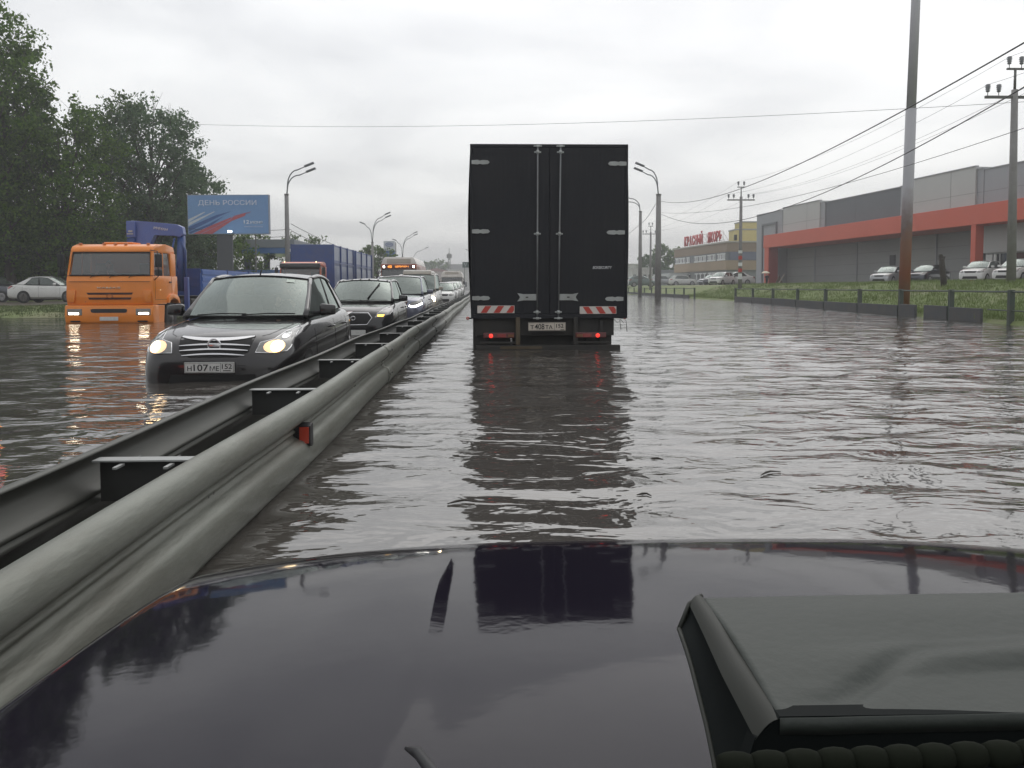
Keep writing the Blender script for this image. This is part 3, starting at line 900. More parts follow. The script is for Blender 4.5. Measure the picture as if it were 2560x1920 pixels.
        for x, z in [(-.30, zf - .06), (0, zf - .06), (.30, zf - .06), (.39, zf - .16), (.29, zf - .30), (0, zf - .305), (-.29, zf - .30), (-.39, zf - .16)]:
            q = bvh.ray_cast(Vector((x, -1, z)), Vector((0, 1, 0)))
            ring.append(Vector((x, q[0].y - .008, z)))
        MB().tube(ring, .012, 6, closed=True).build('grille_frame', M_chrome, g, True)
    elif grille == 'dark':
        g = patch('grille', bvh, [[(-.42 * sx, zf - .07), (.42 * sx, zf - .07), (.34 * sx, zf - .20), (-.34 * sx, zf - .20)]], M_seam, root, 'y', -1.0, .003, .004, .09)
    # lower intake
    patch('air_intake', bvh, [[(-.44 * sx, .47 * sz), (.44 * sx, .47 * sz), (.50 * sx, .30 * sz), (-.50 * sx, .30 * sz)]], M_seam, root, 'y', -1.0, .002, .004, .12)
    if plate:
        px_, pz_ = plate.get('x', 0), plate['z']
        q = bvh.ray_cast(Vector((px_, -1, pz_)), Vector((0, 1, 0)))
        yy = q[0].y - .022
        p = MB().box(px_ - .26, px_ + .26, yy - .004, yy + .02, pz_ - .056, pz_ + .056, .003).build('licence_plate', M_white_plate, root)
        if plate.get('t'):
            fr = MB()
            for (a, b_, c, d) in ((-.252, .252, .047, .050), (-.252, .252, -.050, -.047), (-.254, -.251, -.05, .05), (.251, .254, -.05, .05), (.118, .121, -.05, .05)):
                fr.box(px_ + a, px_ + b_, yy - .0062, yy - .0042, pz_ + c, pz_ + d)
            fr.build('plate_border', M_ink, p)
            L1, L2, L3, L4 = plate['t']
            text('plate_lettering', L1, M_ink, p, (px_ - .205, yy - .0045, pz_ - .008), FRONT, .046, .050, .002, bold=.01)
            text('plate_lettering', L2, M_ink, p, (px_ - .085, yy - .0045, pz_ + .000), FRONT, .155, .070, .002, bold=.01)
            text('plate_lettering', L3, M_ink, p, (px_ + .055, yy - .0045, pz_ - .008), FRONT, .098, .050, .002, bold=.01)
            text('plate_lettering', L4, M_ink, p, (px_ + .186, yy - .0045, pz_ + .012), FRONT, .105, .052, .002, bold=.01)
            fr = MB().box(px_ + .145, px_ + .225, yy - .0062, yy - .0042, pz_ - .036, pz_ - .028).build('plate_lettering', M_ink, p)
    # doors, handles
    if lod > 0:
        seam = []
        ymid = lerp(yc, yr, .475)
        zb = T['st'][5][3]
        for yy in (yc + .02, ymid + .02, lerp(yc, yr, .84)):
            seam.append([(yy, .30), (yy, zb), (yy + .009, zb), (yy + .009, .30)])
        seam.append([(yc + .02, .285), (yc + .02, .30), (lerp(yc, yr, .84), .30), (lerp(yc, yr, .84), .285)])
        for sg in (1, -1):
            patch('door_seam', bvh, seam, M_seam, root, 'x', 3.0 * sg, .001, .0025, .12, smooth=False)
            if handles:
                for yy in (lerp(yc, yr, .395), lerp(yc, yr, .76)):
                    q = bvh.ray_cast(Vector((3 * sg, yy, zb - .09)), Vector((-sg, 0, 0)))
                    if q[0] is not None:
                        x = q[0].x
                        MB().tube([(x + sg * .005, yy - .09, zb - .095), (x + sg * .032, yy - .06, zb - .088), (x + sg * .034, yy + .05, zb - .086), (x + sg * .005, yy + .08, zb - .092)], .014, 6).build('door_handle', paint, root, True)
        # bonnet shut line
        hs = []
        for x, z in [(.44 * sx * k, 0) for k in (-1, 1)]: pass
        ring = []
        for t in lin(0, 1, 12):
            y = lerp(.26, yc - .02, t); x = lerp(.46, .70, t ** .5) * sx
            ring.append((x, y))
        for sg in (1, -1):
            pts = []
            for x, y in ring:
                q = bvh.ray_cast(Vector((x * sg, y, 3)), Vector((0, 0, -1)))
                if q[0] is not None: pts.append(q[0] + Vector((0, 0, .0005)))
            MB().tube(pts, .0035, 5).build('bonnet_seam', M_seam, root)
    if lod > 1:
        for x0, x1, yy in ((-.55, .05, 0), (.0, .60, 0)):
            a = wind((x0 / wc + 1) / 2, .03) + Vector((0, -.02, .012)); b_ = wind((x1 / wc + 1) / 2, .05) + Vector((0, -.02, .012))
            MB().tube([a, (a + b_) / 2 + Vector((0, -.012, .012)), b_], .008, 6).build('wiper', M_seam, root, True)
    if rear_lights:
        for sg in (1, -1):
            zz = T['st'][-3][3]
            patch('taillight', bvh, [[(sg * .50 * sx, zz - .13), (sg * .50 * sx, zz + .02), (sg * .80 * sx, zz + .03), (sg * .80 * sx, zz - .15)]], M_redlens, root, 'y', L + 2.0, .003, .008, .08)
            patch('taillight', bvh, [[(L - .42, zz - .02), (L - .40, zz + .045), (L - .10, zz + .03), (L - .14, zz - .14)]], M_redlens, root, 'x', 3.0 * sg, .003, .006, .08)
    if antenna:
        p = roof(.5, .06)
        MB().tube([p, p + Vector((0, .07, .085))], [.010, .006], 6).build('antenna', M_seam, root, True)
    return root, bvh, dict(wind=wind, roof=roof, side=side, T=T)

# ------------------------------------------------------------------ people
def skin_body(name, chains, m, parent, lvl=1):
    """one continuous surface grown from connected joints: chains = [[(point, radius), ...], ...] sharing their first joint"""
    pts, rad, edges, key = [], [], [], {}
    for ch in chains:
        last = None
        for p, r_ in ch:
            k = tuple(round(c, 4) for c in p)
            if k not in key:
                key[k] = len(pts); pts.append(p); rad.append(r_)
            i = key[k]
            if last is not None and last != i: edges.append((last, i))
            last = i
    me = bpy.data.meshes.new(name); me.from_pydata(pts, edges, [])
    o = put(name, me, m, parent)
    md = o.modifiers.new('skin', 'SKIN'); md.use_smooth_shade = True
    for i, v in enumerate(o.data.skin_vertices[0].data):
        rr = rad[i] if isinstance(rad[i], tuple) else (rad[i], rad[i])
        v.radius = rr; v.use_root = (i == 0)
    s = o.modifiers.new('sub', 'SUBSURF'); s.levels = lvl; s.render_levels = lvl
    o = bake(o)
    if not o.data.materials: o.data.materials.append(m)
    o.data.polygons.foreach_set('use_smooth', [True] * len(o.data.polygons))
    return o

def hand_chains(w, d, side=1, curl=.5):
    """five fingers rooted in the palm at wrist w, pointing along d"""
    w, d = Vector(w), Vector(d).normalized()
    s = d.cross(Vector((0, 0, 1))).normalized() * side
    n = s.cross(d).normalized()
    palm = w + d * .05
    ch = [[(tuple(w), .026), (tuple(palm), (.036, .016))]]
    for i, ln in enumerate((.070, .078, .073, .058)):
        b = palm + s * (.026 - .018 * i) + d * .03
        p1 = b + d * ln * .5 - n * .012 * curl; p2 = p1 + (d * (1 - curl) - n * curl).normalized() * ln * .5
        ch.append([(tuple(palm), (.036, .016)), (tuple(b), .0095), (tuple(p1), .0085), (tuple(p2), .0075)])
    b = w + d * .025 + s * .036
    ch.append([(tuple(w), .026), (tuple(b), .011), (tuple(b + d * .03 + s * .018), .0095), (tuple(b + d * .055 + s * .014 - n * .01), .008)])
    return ch

def head_parts(parent, c, yawd, hair=True, scale=1.0):
    """head shape with brow, nose, chin and ears; looks along -Y turned by yawd"""
    q = Matrix.Rotation(yawd, 3, 'Z'); c = Vector(c)
    def T(x, y, z): return c + q @ Vector((x, y, z)) * scale
    b = MB()
    def f(u, v):
        a, e = 2 * PI * u, PI * v
        x, y, z = math.sin(e) * math.cos(a), math.sin(e) * math.sin(a), math.cos(e)
        X = .074 * x; Y_ = .094 * y; Zz = .115 * z
        if z < 0: X *= 1 - .32 * (-z) ** 1.5; Y_ *= 1 - .12 * (-z)
        if y < -.2 and z < -.3: Y_ -= .010
        if y < -.8 and abs(x) < .2 and -.35 < z < .15: Y_ -= .020
        return T(X, Y_, Zz)
    b.grid(f, 28, 18)
    bmesh.ops.remove_doubles(b.bm, verts=b.bm.verts, dist=.0006)
    o = b.build('head', M_skin, parent, True)
    e = MB()
    for s in (-1, 1):
        e.lathe([(.008, -.004), (.008, .004)], T(s * .030, -.088, .008), 'y', 10)
    e.build('eyes', M_hair, o)
    MB().tube([T(-.022, -.092, -.055), T(0, -.098, -.057), T(.022, -.092, -.055)], .004, 6).build('mouth', mat('lips', (.3, .12, .1), .6), o)
    er = MB()
    for s in (-1, 1): er.tube([T(s * .074, .0, .02), T(s * .084, .008, .012), T(s * .078, .004, -.025)], [.006, .012, .007], 6)
    er.build('ears', M_skin, o, True)
    if hair:
        h = MB()
        h.grid(lambda u, v: f(u, v * .46) + (f(u, v * .46) - c) * .10 + q @ Vector((0, .012, .004)), 24, 8)
        h.build('hair', M_hair, o, True)
    return o

# ------------------------------------------------------------------ the driver's own car: bonnet and dashboard cowl
M_own = mat('purple_black_paint', (0.008, 0.006, 0.012), 0.055, 0.0, coat=0.0, var=0.1, vscale=2, bump=0.04, bscale=6, ior=1.22)
own = thing('car', 'dark purple car bonnet in the foreground seen from the driver seat', 'car', (0.34, 1.2, 0))
def hood_z(y):
    # height of the bonnet along its middle: steeper toward the nose
    ys = [.2, .6, .9, 1.2, 1.4, 1.6, 1.75, 1.88, 1.96, 2.01, 2.035]
    sl = [4.6, 4.6, 4.6, 4.6, 4.8, 5.5, 6.8, 9.0, 13, 40, 75]
    z, out, yy = .562, [], .2
    n = 0
    while yy < y - 1e-6:
        st = min(.01, y - yy)
        z -= st * math.tan(R(float(np.interp(yy, ys, sl)))); yy += st
    return z
HZY = [(.2 + i * .01, hood_z(.2 + i * .01)) for i in range(190)]
hzx, hzz = [a for a, b in HZY], [b for a, b in HZY]
HC, HWD = .42, 1.115
def hood_pt(u, v):
    s = 2 * u - 1
    x = HC + s * HWD
    sh = .24 * abs(s) ** 3.2
    yend = 2.09 - sh
    y = lerp(.35, yend, v ** .75)
    yy = y + sh
    z = float(np.interp(yy, hzx, hzz)) - .012 * abs(s) ** 3.2 - .06 * max(0, abs(s) - .93) / .07
    # raised middle panel with a crease at each side
    k_ = sstep((2.05 - y) / .6)
    z -= lerp(.0004, .0042, k_) * sstep((x - lerp(-.070, -.100, k_)) / lerp(.010, .042, k_))
    return Vector((x, y, z)) - Vector((.34, 1.2, 0))
o = MB().grid(hood_pt, 150, 90).build('bonnet', M_own, own, True)
fr = MB()
fr.grid(lambda u, v: Vector((HC - .34 + (2 * u - 1) * HWD, 2.075 - 1.2 - .24 * abs(2 * u - 1) ** 3.2 - .06 * v * v + .03 * math.sin(PI * v), lerp(hzz[-1] - .02 - .07 * abs(2 * u - 1) ** 3.2, -.35, v))), 40, 6)
fr.build('front_bumper', M_own, own, True)
for sg in (1, -1):
    MB().grid(lambda u, v: Vector((HC - .34 + sg * (HWD + .012 + .03 * math.sin(PI * v)), lerp(-1.6, .66, u), lerp(lerp(.475, .30, sstep((u - .35) / .65)), -.35, v))), 24, 6).build('wing', M_own, own, True)
MB().tube([(-.418, -.398, .549), (-.405, -.412, .552), (-.385, -.455, .553), (-.1, -.75, .56)], [.002, .006, .007, .006], 6).build('wiper', M_black, own, True)
# cowl over the instruments, seen at the lower right
M_cowl = mat('dash_grey_green', (0.030, 0.036, 0.031), 0.6, var=0.12, vscale=6, bump=0.08, bscale=90)
M_cowl_dark = mat('dash_dark', (0.005, 0.007, 0.007), 0.75, spec=.15)
M_cowl_rim = mat('dash_rim_olive', (0.012, 0.014, 0.010), 0.6, var=.3, vscale=12)
cw = MB()
def cowl(u, v):
    # u along the width, v from the far edge to the near edge
    x = lerp(.203, .95, u); y = lerp(.765, .555, v)
    z = .709 + .004 * math.sin(PI * v) - .006 * v + .0035 * math.sin(u * 9 + v * 3.2) * v * (1 - v) * 4 * .6
    z += .009 * math.sin(PI * min(1, max(0, (v - .45 + .10 * (u * 3 - 1)) / .25))) * sstep(u * 3)
    g_ = lerp(.92, .56, sstep((u - .03) / .19)) - .05 * sstep((u - .22) / .2)
    z -= .0055 * math.exp(-((v - g_) / .050) ** 2) * sstep(u / .10)
    z += .0035 * math.exp(-((v - .22) / .16) ** 2) * sstep((u - .02) / .15)
    return Vector((x, y, z)) - Vector((.34, 1.2, 0))
cw.grid(cowl, 150, 60)
c_o = cw.build('instrument_cowl', M_cowl, own, True)
s = c_o.modifiers.new('thickness', 'SOLIDIFY'); s.thickness = .012; s.offset = -1
off = Vector((.34, 1.2, 0))
EA = [(.204, .768, .710), (.2035, .70, .711), (.203, .63, .708), (.205, .556, .703)]
EB = [(.190, .760, .705), (.187, .70, .703), (.184, .63, .698), (.186, .556, .688)]
EC = [(.176, .740, .690), (.176, .70, .680), (.172, .62, .655), (.166, .556, .628)]
def ipt(E, t):
    k = min(len(E) - 2, int(t * (len(E) - 1))); f = t * (len(E) - 1) - k
    return Vector(E[k]).lerp(Vector(E[k + 1]), f) - off
MB().grid(lambda u, v: ipt(EA, u).lerp(ipt(EB, u), v) + Vector((0, 0, .004 * math.sin(PI * v))), 12, 6).build('cowl_edge', M_cowl_rim, c_o, True)
MB().grid(lambda u, v: ipt(EB, u).lerp(ipt(EC, u), v) + Vector((.004 * math.sin(PI * v), 0, 0)), 12, 6).build('cowl_side', M_cowl_dark, c_o, True)
MB().grid(lambda u, v: ipt(EC, 0).lerp(ipt(EB, 0), u).lerp(ipt(EA, 0) + Vector((.012, .002, -.02)), v), 3, 3).build('cowl_corner', M_cowl_rim, c_o, True)
MB().tube([ipt(EC, t) for t in lin(0, 1, 8)], .0022, 8).tube([ipt(EC, 0), ipt(EB, 0), ipt(EA, 0)], .0022, 8).build('cowl_piping', M_cowl_rim, c_o, True)
MB().prism([(.203 - .34, .704), (.186 - .34, .689), (.166 - .34, .630), (.166 - .34, .56), (.95 - .34, .56), (.95 - .34, .700)], 'y', .5565 - 1.2, .5715 - 1.2).build('cowl_face', M_cowl_dark, c_o)
MB().box(.206 - .34, .96 - .34, .572 - 1.2, .60 - 1.2, .56, .700, .004).build('cowl_face', M_cowl_dark, c_o)
be = MB()
for i in range(40):
    x = .155 + i * .021
    be.lathe([(.0062, -.0105), (.0078, -.006), (.0084, 0), (.0078, .006), (.0062, .0105)], Vector((x, .50, .703 + .022 * (x - .15))) - off, 'x', 12)
be.build('beaded_trim', mat('beaded_trim_grey', (.010, .012, .008), .9, spec=.1), own, True)

# ------------------------------------------------------------------ the queue of cars beyond the barrier
M_p_black = mat('paint_black_wet', (0.016, 0.014, 0.015), 0.25, 0.0, coat=0.9, var=0.15, spec=.3, dirt=0.3, dirtcol=(.035, .031, .028))
M_p_black2 = mat('paint_deep_black', (0.012, 0.012, 0.013), 0.25, 0.0, coat=.9, spec=.3, dirt=0.2, dirtcol=(.03, .028, .025))
M_p_blue = mat('paint_blue_grey', (0.115, 0.125, 0.175), 0.25, 0.4, coat=1.0, dirt=0.2)
M_p_beige = mat('paint_beige_grey', (0.30, 0.28, 0.25), 0.3, 0.2, coat=1.0, dirt=0.3)
M_p_white = mat('paint_white', (0.62, 0.62, 0.60), 0.3, 0.0, coat=0.8, dirt=0.15, var=0.04)
M_p_silver = mat('paint_silver', (0.36, 0.37, 0.38), 0.3, 0.5, coat=0.8, dirt=0.2)
M_p_red = mat('paint_red', (0.42, 0.035, 0.02), 0.3, 0.0, coat=1.0)
M_p_dark = mat('paint_dark_blue', (0.03, 0.035, 0.05), 0.25, 0.2, coat=1.0)
RD = -0.4
sedan, sb, S = car('car', 'black wet saloon with lit headlights and five-bar chrome grille, nearest beyond the barrier', 'car', 'sedan', M_p_black,
    (-2.865, 8.95, RD + .015), 0, 'cars queuing in the oncoming lane', 2, lights='low', plate=dict(z=.545, x=-.03, t=('Н', '107', 'МЕ', '152')), grille='bars', antenna=True, rim=M_steel_rim)
for ch in list(sedan.children):
    if ch.name.startswith('grille') and not ch.name.startswith('grille_'):
        q = sb.ray_cast(Vector((0, -1, .775)), Vector((0, 1, 0)))[0]
        em = MB()
        em.tube([(.066 * math.cos(a), q.y - .022, .775 + .066 * math.sin(a)) for a in lin(0, 2 * PI, 24)[:-1]], .010, 8, closed=True)
        em.box(-.066, .066, q.y - .034, q.y - .016, .760, .790, .003)
        em.build('emblem', M_chrome, ch, True)
patch('bumper_lamp', sb, [[(.66, .345), (.66, .375), (.73, .375), (.73, .345)]], M_lamp_warm, sedan, 'y', -1.0, .004, .006, .05)
# flush body crease along the doors
patch('side_crease', sb, [[(1.2, .735), (1.2, .742), (3.9, .822), (3.9, .815)]], M_chrome, sedan, 'x', 3.0, .001, .003, .15)
MB().box(-.26, .30, 2.02, 2.028, 1.40, 1.43, .004).build('sun_visor_strip', M_seat, sedan)
M_sticker = mat('sticker_pale', (.55, .62, .55), .6)
MB().grid(lambda u, v: S['wind'](lerp(.79, .86, u), lerp(.84, .92, v)) + Vector((0, -.006, .004)), 3, 2).build('windscreen_sticker', M_sticker, sedan)
# the driver holding the wheel
drv = thing('person', 'driver in dark jacket behind the windscreen of the black saloon, pale hands raised', 'person', (-2.9, 8.95, RD))
tor = skin_body('body', [
    [((.36, 2.60, .78), (.17, .12)), ((.36, 2.56, .98), (.16, .11)), ((.36, 2.52, 1.14), (.18, .10)), ((.36, 2.50, 1.21), (.06, .06)), ((.36, 2.48, 1.27), (.05, .05))],
    [((.36, 2.52, 1.14), (.18, .10)), ((.56, 2.48, 1.12), .055), ((.60, 2.24, 1.02), .045), ((.50, 2.03, 1.13), .036), ((.47, 1.99, 1.15), .028)],
    [((.36, 2.52, 1.14), (.18, .10)), ((.16, 2.48, 1.12), .055), ((.10, 2.24, 1.02), .045), ((.20, 2.03, 1.13), .036), ((.23, 1.99, 1.15), .028)]], M_jacket, drv)
head_parts(drv, (.36, 2.44, 1.36), 0)
hd = skin_body('left_hand', hand_chains((.47, 1.99, 1.15), (-.25, -.15, .5), 1, .7), M_skin, drv, 1); hd.name = 'hand'
hd = skin_body('right_hand', hand_chains((.23, 1.99, 1.15), (.25, -.15, .5), -1, .7), M_skin, drv, 1); hd.name = 'hand'
MB().tube([(.35 + .185 * math.cos(a), 2.02 + .07 * math.sin(a) * -1 * .3, 1.06 + .17 * math.sin(a)) for a in lin(0, 2 * PI, 28)[:-1]], .014, 8, closed=True).build('steering_wheel', M_black, sedan, True)

h2, hb2, H2 = car('car', 'black hatchback with hexagonal chrome-framed grille and amber indicator, second in the queue', 'car', 'hatch', M_p_black2,
    (-2.72, 17.6, RD), 0, 'cars queuing in the oncoming lane', 2, lights='amber', grille='hex', plate=dict(z=.46), sz=1.03, rim=M_steel_rim,
    headlight=[(.45, .76), (.50, .84), (.60, .91), (.70, .955), (.76, .95), (.77, .86), (.74, .81), (.62, .78)])
em = hb2.ray_cast(Vector((0, -1, .76)), Vector((0, 1, 0)))[0]
MB().tube([(.045 * math.cos(a), em.y - .02, .76 + .04 * math.sin(a)) for a in lin(0, 2 * PI, 16)[:-1]], .010, 6, closed=True).build('emblem', M_chrome, h2, True)
for i in range(6):   # strips along the front roof edge
    x0 = -.5 + i * .2
    MB().grid(lambda u, v: H2['roof'](lerp((x0 / .6 + 1) / 2 - .012, (x0 / .6 + 1) / 2 + .012, u), lerp(.02, .16, v)) + Vector((0, 0, .006)), 2, 4).build('roof_strip', M_seam, h2)
MB().tube([H2['wind'](.62, .10) + Vector((0, -.02, .02)), H2['wind'](.80, .80) + Vector((0, -.02, .02))], .014, 6).build('wiper', M_seam, h2, True)

c3, b3, S3 = car('car', 'blue-grey tall car with a white curved running light, third in the queue', 'car', 'suv', M_p_blue,
    (-2.62, 24.7, RD), 0, 'cars queuing in the oncoming lane', 1, grille='dark', sz=1.03,
    headlight=[(.46, .86), (.50, .93), (.62, .96), (.78, 1.02), (.82, .99), (.80, .93), (.66, .89)])
for sg in (1, -1):
    patch('running_light', b3, [[(sg * x, z) for x, z in ((.44, .845), (.52, .825), (.66, .835), (.80, .90), (.82, .93), (.80, .965), (.77, .93), (.65, .875), (.52, .865), (.45, .885))]], M_lamp_white, c3, 'y', -1.0, .014, .01, .05)
    patch('fog_trim', b3, [[(sg * .60, .50), (sg * .76, .70), (sg * .78, .69), (sg * .63, .50)]], M_chrome, c3, 'y', -1.0, .01, .01, .08)
M_van = mat('paint_white_van', (0.50, 0.47, 0.42), 0.35, coat=0.6, dirt=0.2)
c4, b4, S4 = car('van', 'beige-grey van with one glaring warm headlight, fourth in the queue', 'van', 'van', M_p_beige,
    (-2.9, 35.5, RD), 0, 'cars queuing in the oncoming lane', 1, grille='dark', lights='off', roofmat=M_van)
MB().lathe([(.085, -.03), (.125, -.01), (.125, .012), (.085, .02)], (.74, .16, .90), 'y', 18).build('headlight_bulb', emis('lamp_glare', (1.0, .80, .52), 60.0), c4, True)
MB().box(-.62, .62, 1.5, 4.4, 1.96, 2.16, .08).build('roof_box', M_van, c4)
wq = [('white saloon with beige bonnet just behind the van with the glaring headlight', 58.0, 'sedan', 0.10),
      ('white car behind the first white saloon, its roof showing above', 65.5, 'sedan', 0.16),
      ('third white car in the far queue, close to the barrier', 73.5, 'hatch', 0.26),
      ('farthest white car of the queue, half hidden by the black truck', 82.0, 'hatch', 0.36)]
for lab, y, kd, dz in wq:
    car('car', lab, 'car', kd, M_p_white, (-2.82, y, RD + dz), 0, 'cars queuing in the oncoming lane', 1 if y < 70 else 0, grille='dark', sz=1.05)

# red car whose rear corner shows at the left edge
rc, rcb, _ = car('car', 'dark car at the left edge showing only its rear corner with a red taillight', 'car', 'hatch', M_p_dark, (-4.62, 2.92, RD), 0, None, 1, grille='dark')
M_rl = emis('tail_red_soft', (0.9, .06, .03), .55)
for ch in list(rc.children):
    if ch.name.startswith('taillight'): bpy.data.objects.remove(ch)
for sg in (-1, 1):
    tl = patch('taillight', rcb, [[(3.52, .70), (3.50, .86), (3.90, .90), (3.92, .66)]], M_rl, rc, 'x', 3.0 * sg, .003, .012, .06)
    patch('taillight', rcb, [[(sg * .50, .68), (sg * .52, .88), (sg * .80, .90), (sg * .80, .66)]], M_rl, rc, 'y', 6.0, .003, .012, .06)
    patch('brake_light', rcb, [[(3.82, .655), (3.82, .69), (3.89, .69), (3.89, .655)]], M_lamp_amber, tl, 'x', 3.0 * sg, .016, .008, .05)

# ------------------------------------------------------------------ parked cars left
car('car', 'white saloon parked side-on on the left verge beneath the trees', 'car', 'sedan', M_p_white, (-23.1, 50.0, .19), R(90), None, 1, sy=.93, sz=.95, rim=M_steel_rim)
car('car', 'dark car parked behind the white saloon at the left edge', 'car', 'hatch', M_p_dark, (-28.2, 52.5, .19), R(82), None, 1)

# ------------------------------------------------------------------ parked cars right
def parked(lab, px, Y, rz, kind, paint, lod=1, sz=1.0, z=None, nm='car', cat='car'):
    p = at(px, 700, Y)
    return car(nm, lab, cat, kind, paint, (p.x, Y, ground_z(p.x, Y) + .03 if z is None else z), rz, 'cars parked beyond the right bank', lod, grille='dark', sz=sz)
parked('silver saloon parked by the warehouse wall, left of the dark one', 2196, 66, R(-48), 'sedan', M_p_silver, sz=.95)
parked('dark blue saloon parked under the warehouse, behind the cut-off stump', 2284, 64, R(-54), 'sedan', M_p_dark, sz=.97)
parked('white hatchback facing the road left of the right utility pole', 2424, 56, R(-52), 'hatch', M_p_white)
parked('white saloon at the right picture edge behind the utility pole', 2508, 53, R(-55), 'sedan', M_p_white)
parked('long white coupe side-on behind the striped utility pole', 1793, 100, R(-80), 'sedan', M_p_white, 1)
parked('white hatchback nosed beside the long white coupe', 1783, 97, R(-45), 'hatch', M_p_white, 0)
parked('grey saloon parked before the brown office windows', 1752, 121, R(-62), 'sedan', M_p_silver, 0)
parked('dark grey saloon between the grey and the white parked cars', 1764, 116, R(-62), 'sedan', M_p_dark, 0)
parked('white high-roofed car in front of the brown office entrance', 1741, 138, R(88), 'suv', M_p_white, 1)
parked('pale silver car right behind the tall lamp post', 1688, 147, R(88), 'suv', M_p_silver, 0)
parked('green-grey hatchback left of the tall lamp post', 1640, 120, R(86), 'hatch', mat('paint_green_grey', (.12, .16, .15), .3, .3, coat=.8), 0)
parked('small white hatchback half hidden by the black truck at the bank', 1612, 150, R(86), 'hatch', M_p_white, 0)
# ------------------------------------------------------------------ black box truck ahead
M_tarp = mat('truck_black_cover', (0.010, 0.011, 0.015), 0.45, 0.0, coat=0.0, spec=.3, var=0.25, vscale=1.2, dirt=0.35, dirtcol=(.034, .032, .032))
M_door = mat('truck_black_door', (0.009, 0.010, 0.014), 0.34, 0.0, coat=0.0, spec=.28, var=0.35, vscale=0.9, dirt=0.6, dirtcol=(.024, .023, .024), bump=.03, bscale=6)
M_rod = mat('lock_rod_steel', (0.26, 0.27, 0.28), 0.4, 0.7, dirt=0.5)
M_hinge = mat('hinge_pale', (0.40, 0.42, 0.41), 0.5, 0.2, dirt=0.5)
M_frame = mat('chassis_dark', (0.022, 0.021, 0.020), 0.6, dirt=0.5, dirtcol=(.06, .05, .035))
M_mud = mat('muddy_steel', (0.075, 0.055, 0.03), 0.4, 0.3, dirt=0.6)
M_refl_w = mat('reflective_white', (0.60, 0.56, 0.52), 0.35)
M_refl_r = mat('reflective_red', (0.45, 0.05, 0.035), 0.3)
_n, _l = M_door.node_tree.nodes, M_door.node_tree.links       # fine upright corrugation of the door skin
_w = _n.new('ShaderNodeTexWave'); _w.wave_type = 'BANDS'; _w.bands_direction = 'X'; _w.inputs['Scale'].default_value = 4.2; _w.inputs['Distortion'].default_value = .15
_t = [q for q in _n if q.type == 'TEX_COORD'][0]; _l.new(_t.outputs['Object'], _w.inputs['Vector'])
_b = _n.new('ShaderNodeBump'); _b.inputs['Strength'].default_value = .35; _b.inputs['Distance'].default_value = .004
_l.new(_w.outputs['Fac'], _b.inputs['Height']); _l.new([q for q in _n if q.type == 'BUMP'][0].outputs[0], _b.inputs['Normal']); _l.new(_b.outputs[0], _n['Principled BSDF'].inputs['Normal'])
TX, TY = 1.05, 13.36
tr = thing('box_truck', 'black box truck seen from behind, driving ahead through the flood with red tail lamps lit', 'truck', (TX, TY, -0.4))
zb0, zb1 = .90, 3.65
bx_ = MB()
bx_.box(-1.245, 1.245, .05, 6.6, zb0, zb1 - .03, .02)
bx_.build('cargo_box', M_tarp, tr)
# rear frame round the doors
fr = MB().box(-1.25, -1.215, 0, .048, zb0 + .0, zb1, .006).box(1.215, 1.25, 0, .048, zb0, zb1, .006).box(-1.2149, 1.2149, 0, .048, zb1 - .05, zb1, .006).box(-1.2149, 1.2149, 0, .048, zb0, zb0 + .075, .006)
fr.build('door_frame', M_tarp, tr)
for sg in (-1, 1):
    x0, x1 = (.004, 1.212)
    a, b_ = (x0, x1) if sg > 0 else (-x1, -x0)
    d = MB().box(a, b_, .004, .04, zb0 + .079, zb1 - .054, .006)
    dd = d.build('rear_door', M_door, tr)
    # slightly swollen tarpaulin flank behind the frame
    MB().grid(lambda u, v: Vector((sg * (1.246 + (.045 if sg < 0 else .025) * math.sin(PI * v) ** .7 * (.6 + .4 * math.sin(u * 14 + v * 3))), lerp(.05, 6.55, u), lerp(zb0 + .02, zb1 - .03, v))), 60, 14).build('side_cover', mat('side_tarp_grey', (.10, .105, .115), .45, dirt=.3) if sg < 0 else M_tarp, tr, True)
# measured from the photograph: zoom pixel -> metres
def zx(x): return (x / 2.963 + 1140 - 1375) / 157.2
def zz(y): return (718 - (y / 2.963 + 340)) / 157.2 + 1.4
for xr in ((610, 604), (778, 762)):
    x1_, x0_ = zx(xr[0]), zx(xr[1])
    rod = MB().tube([(x1_, -.03, zz(88)), (x1_, -.03, zz(132)), ((x1_ + x0_) / 2, -.03, zz(730)), (x0_, -.03, zz(1350))], .0125, 8)
    ro = rod.build('lock_rod', M_rod, tr, True)
    br = MB()
    for yy in (132, 728, 1306):
        x = lerp(x1_, x0_, (yy - 88) / 1260)
        br.box(x - .055, x + .055, -.018, .003, zz(yy) - .013, zz(yy) + .013, .005)
        br.tube([(x, -.03, zz(yy) - .028), (x, -.03, zz(yy) + .028)], .024, 10)
    for yy in (88, 1350):
        x = lerp(x1_, x0_, (yy - 88) / 1260)
        br.box(x - .065, x + .065, -.035, -.001, zz(yy) - .012, zz(yy) + .008, .006)
        br.box(x - .02, x + .03, -.045, -.02, zz(yy) - .02, zz(yy) + .016, .006)
    split(br.build('rod_bracket', M_hinge, ro, True))
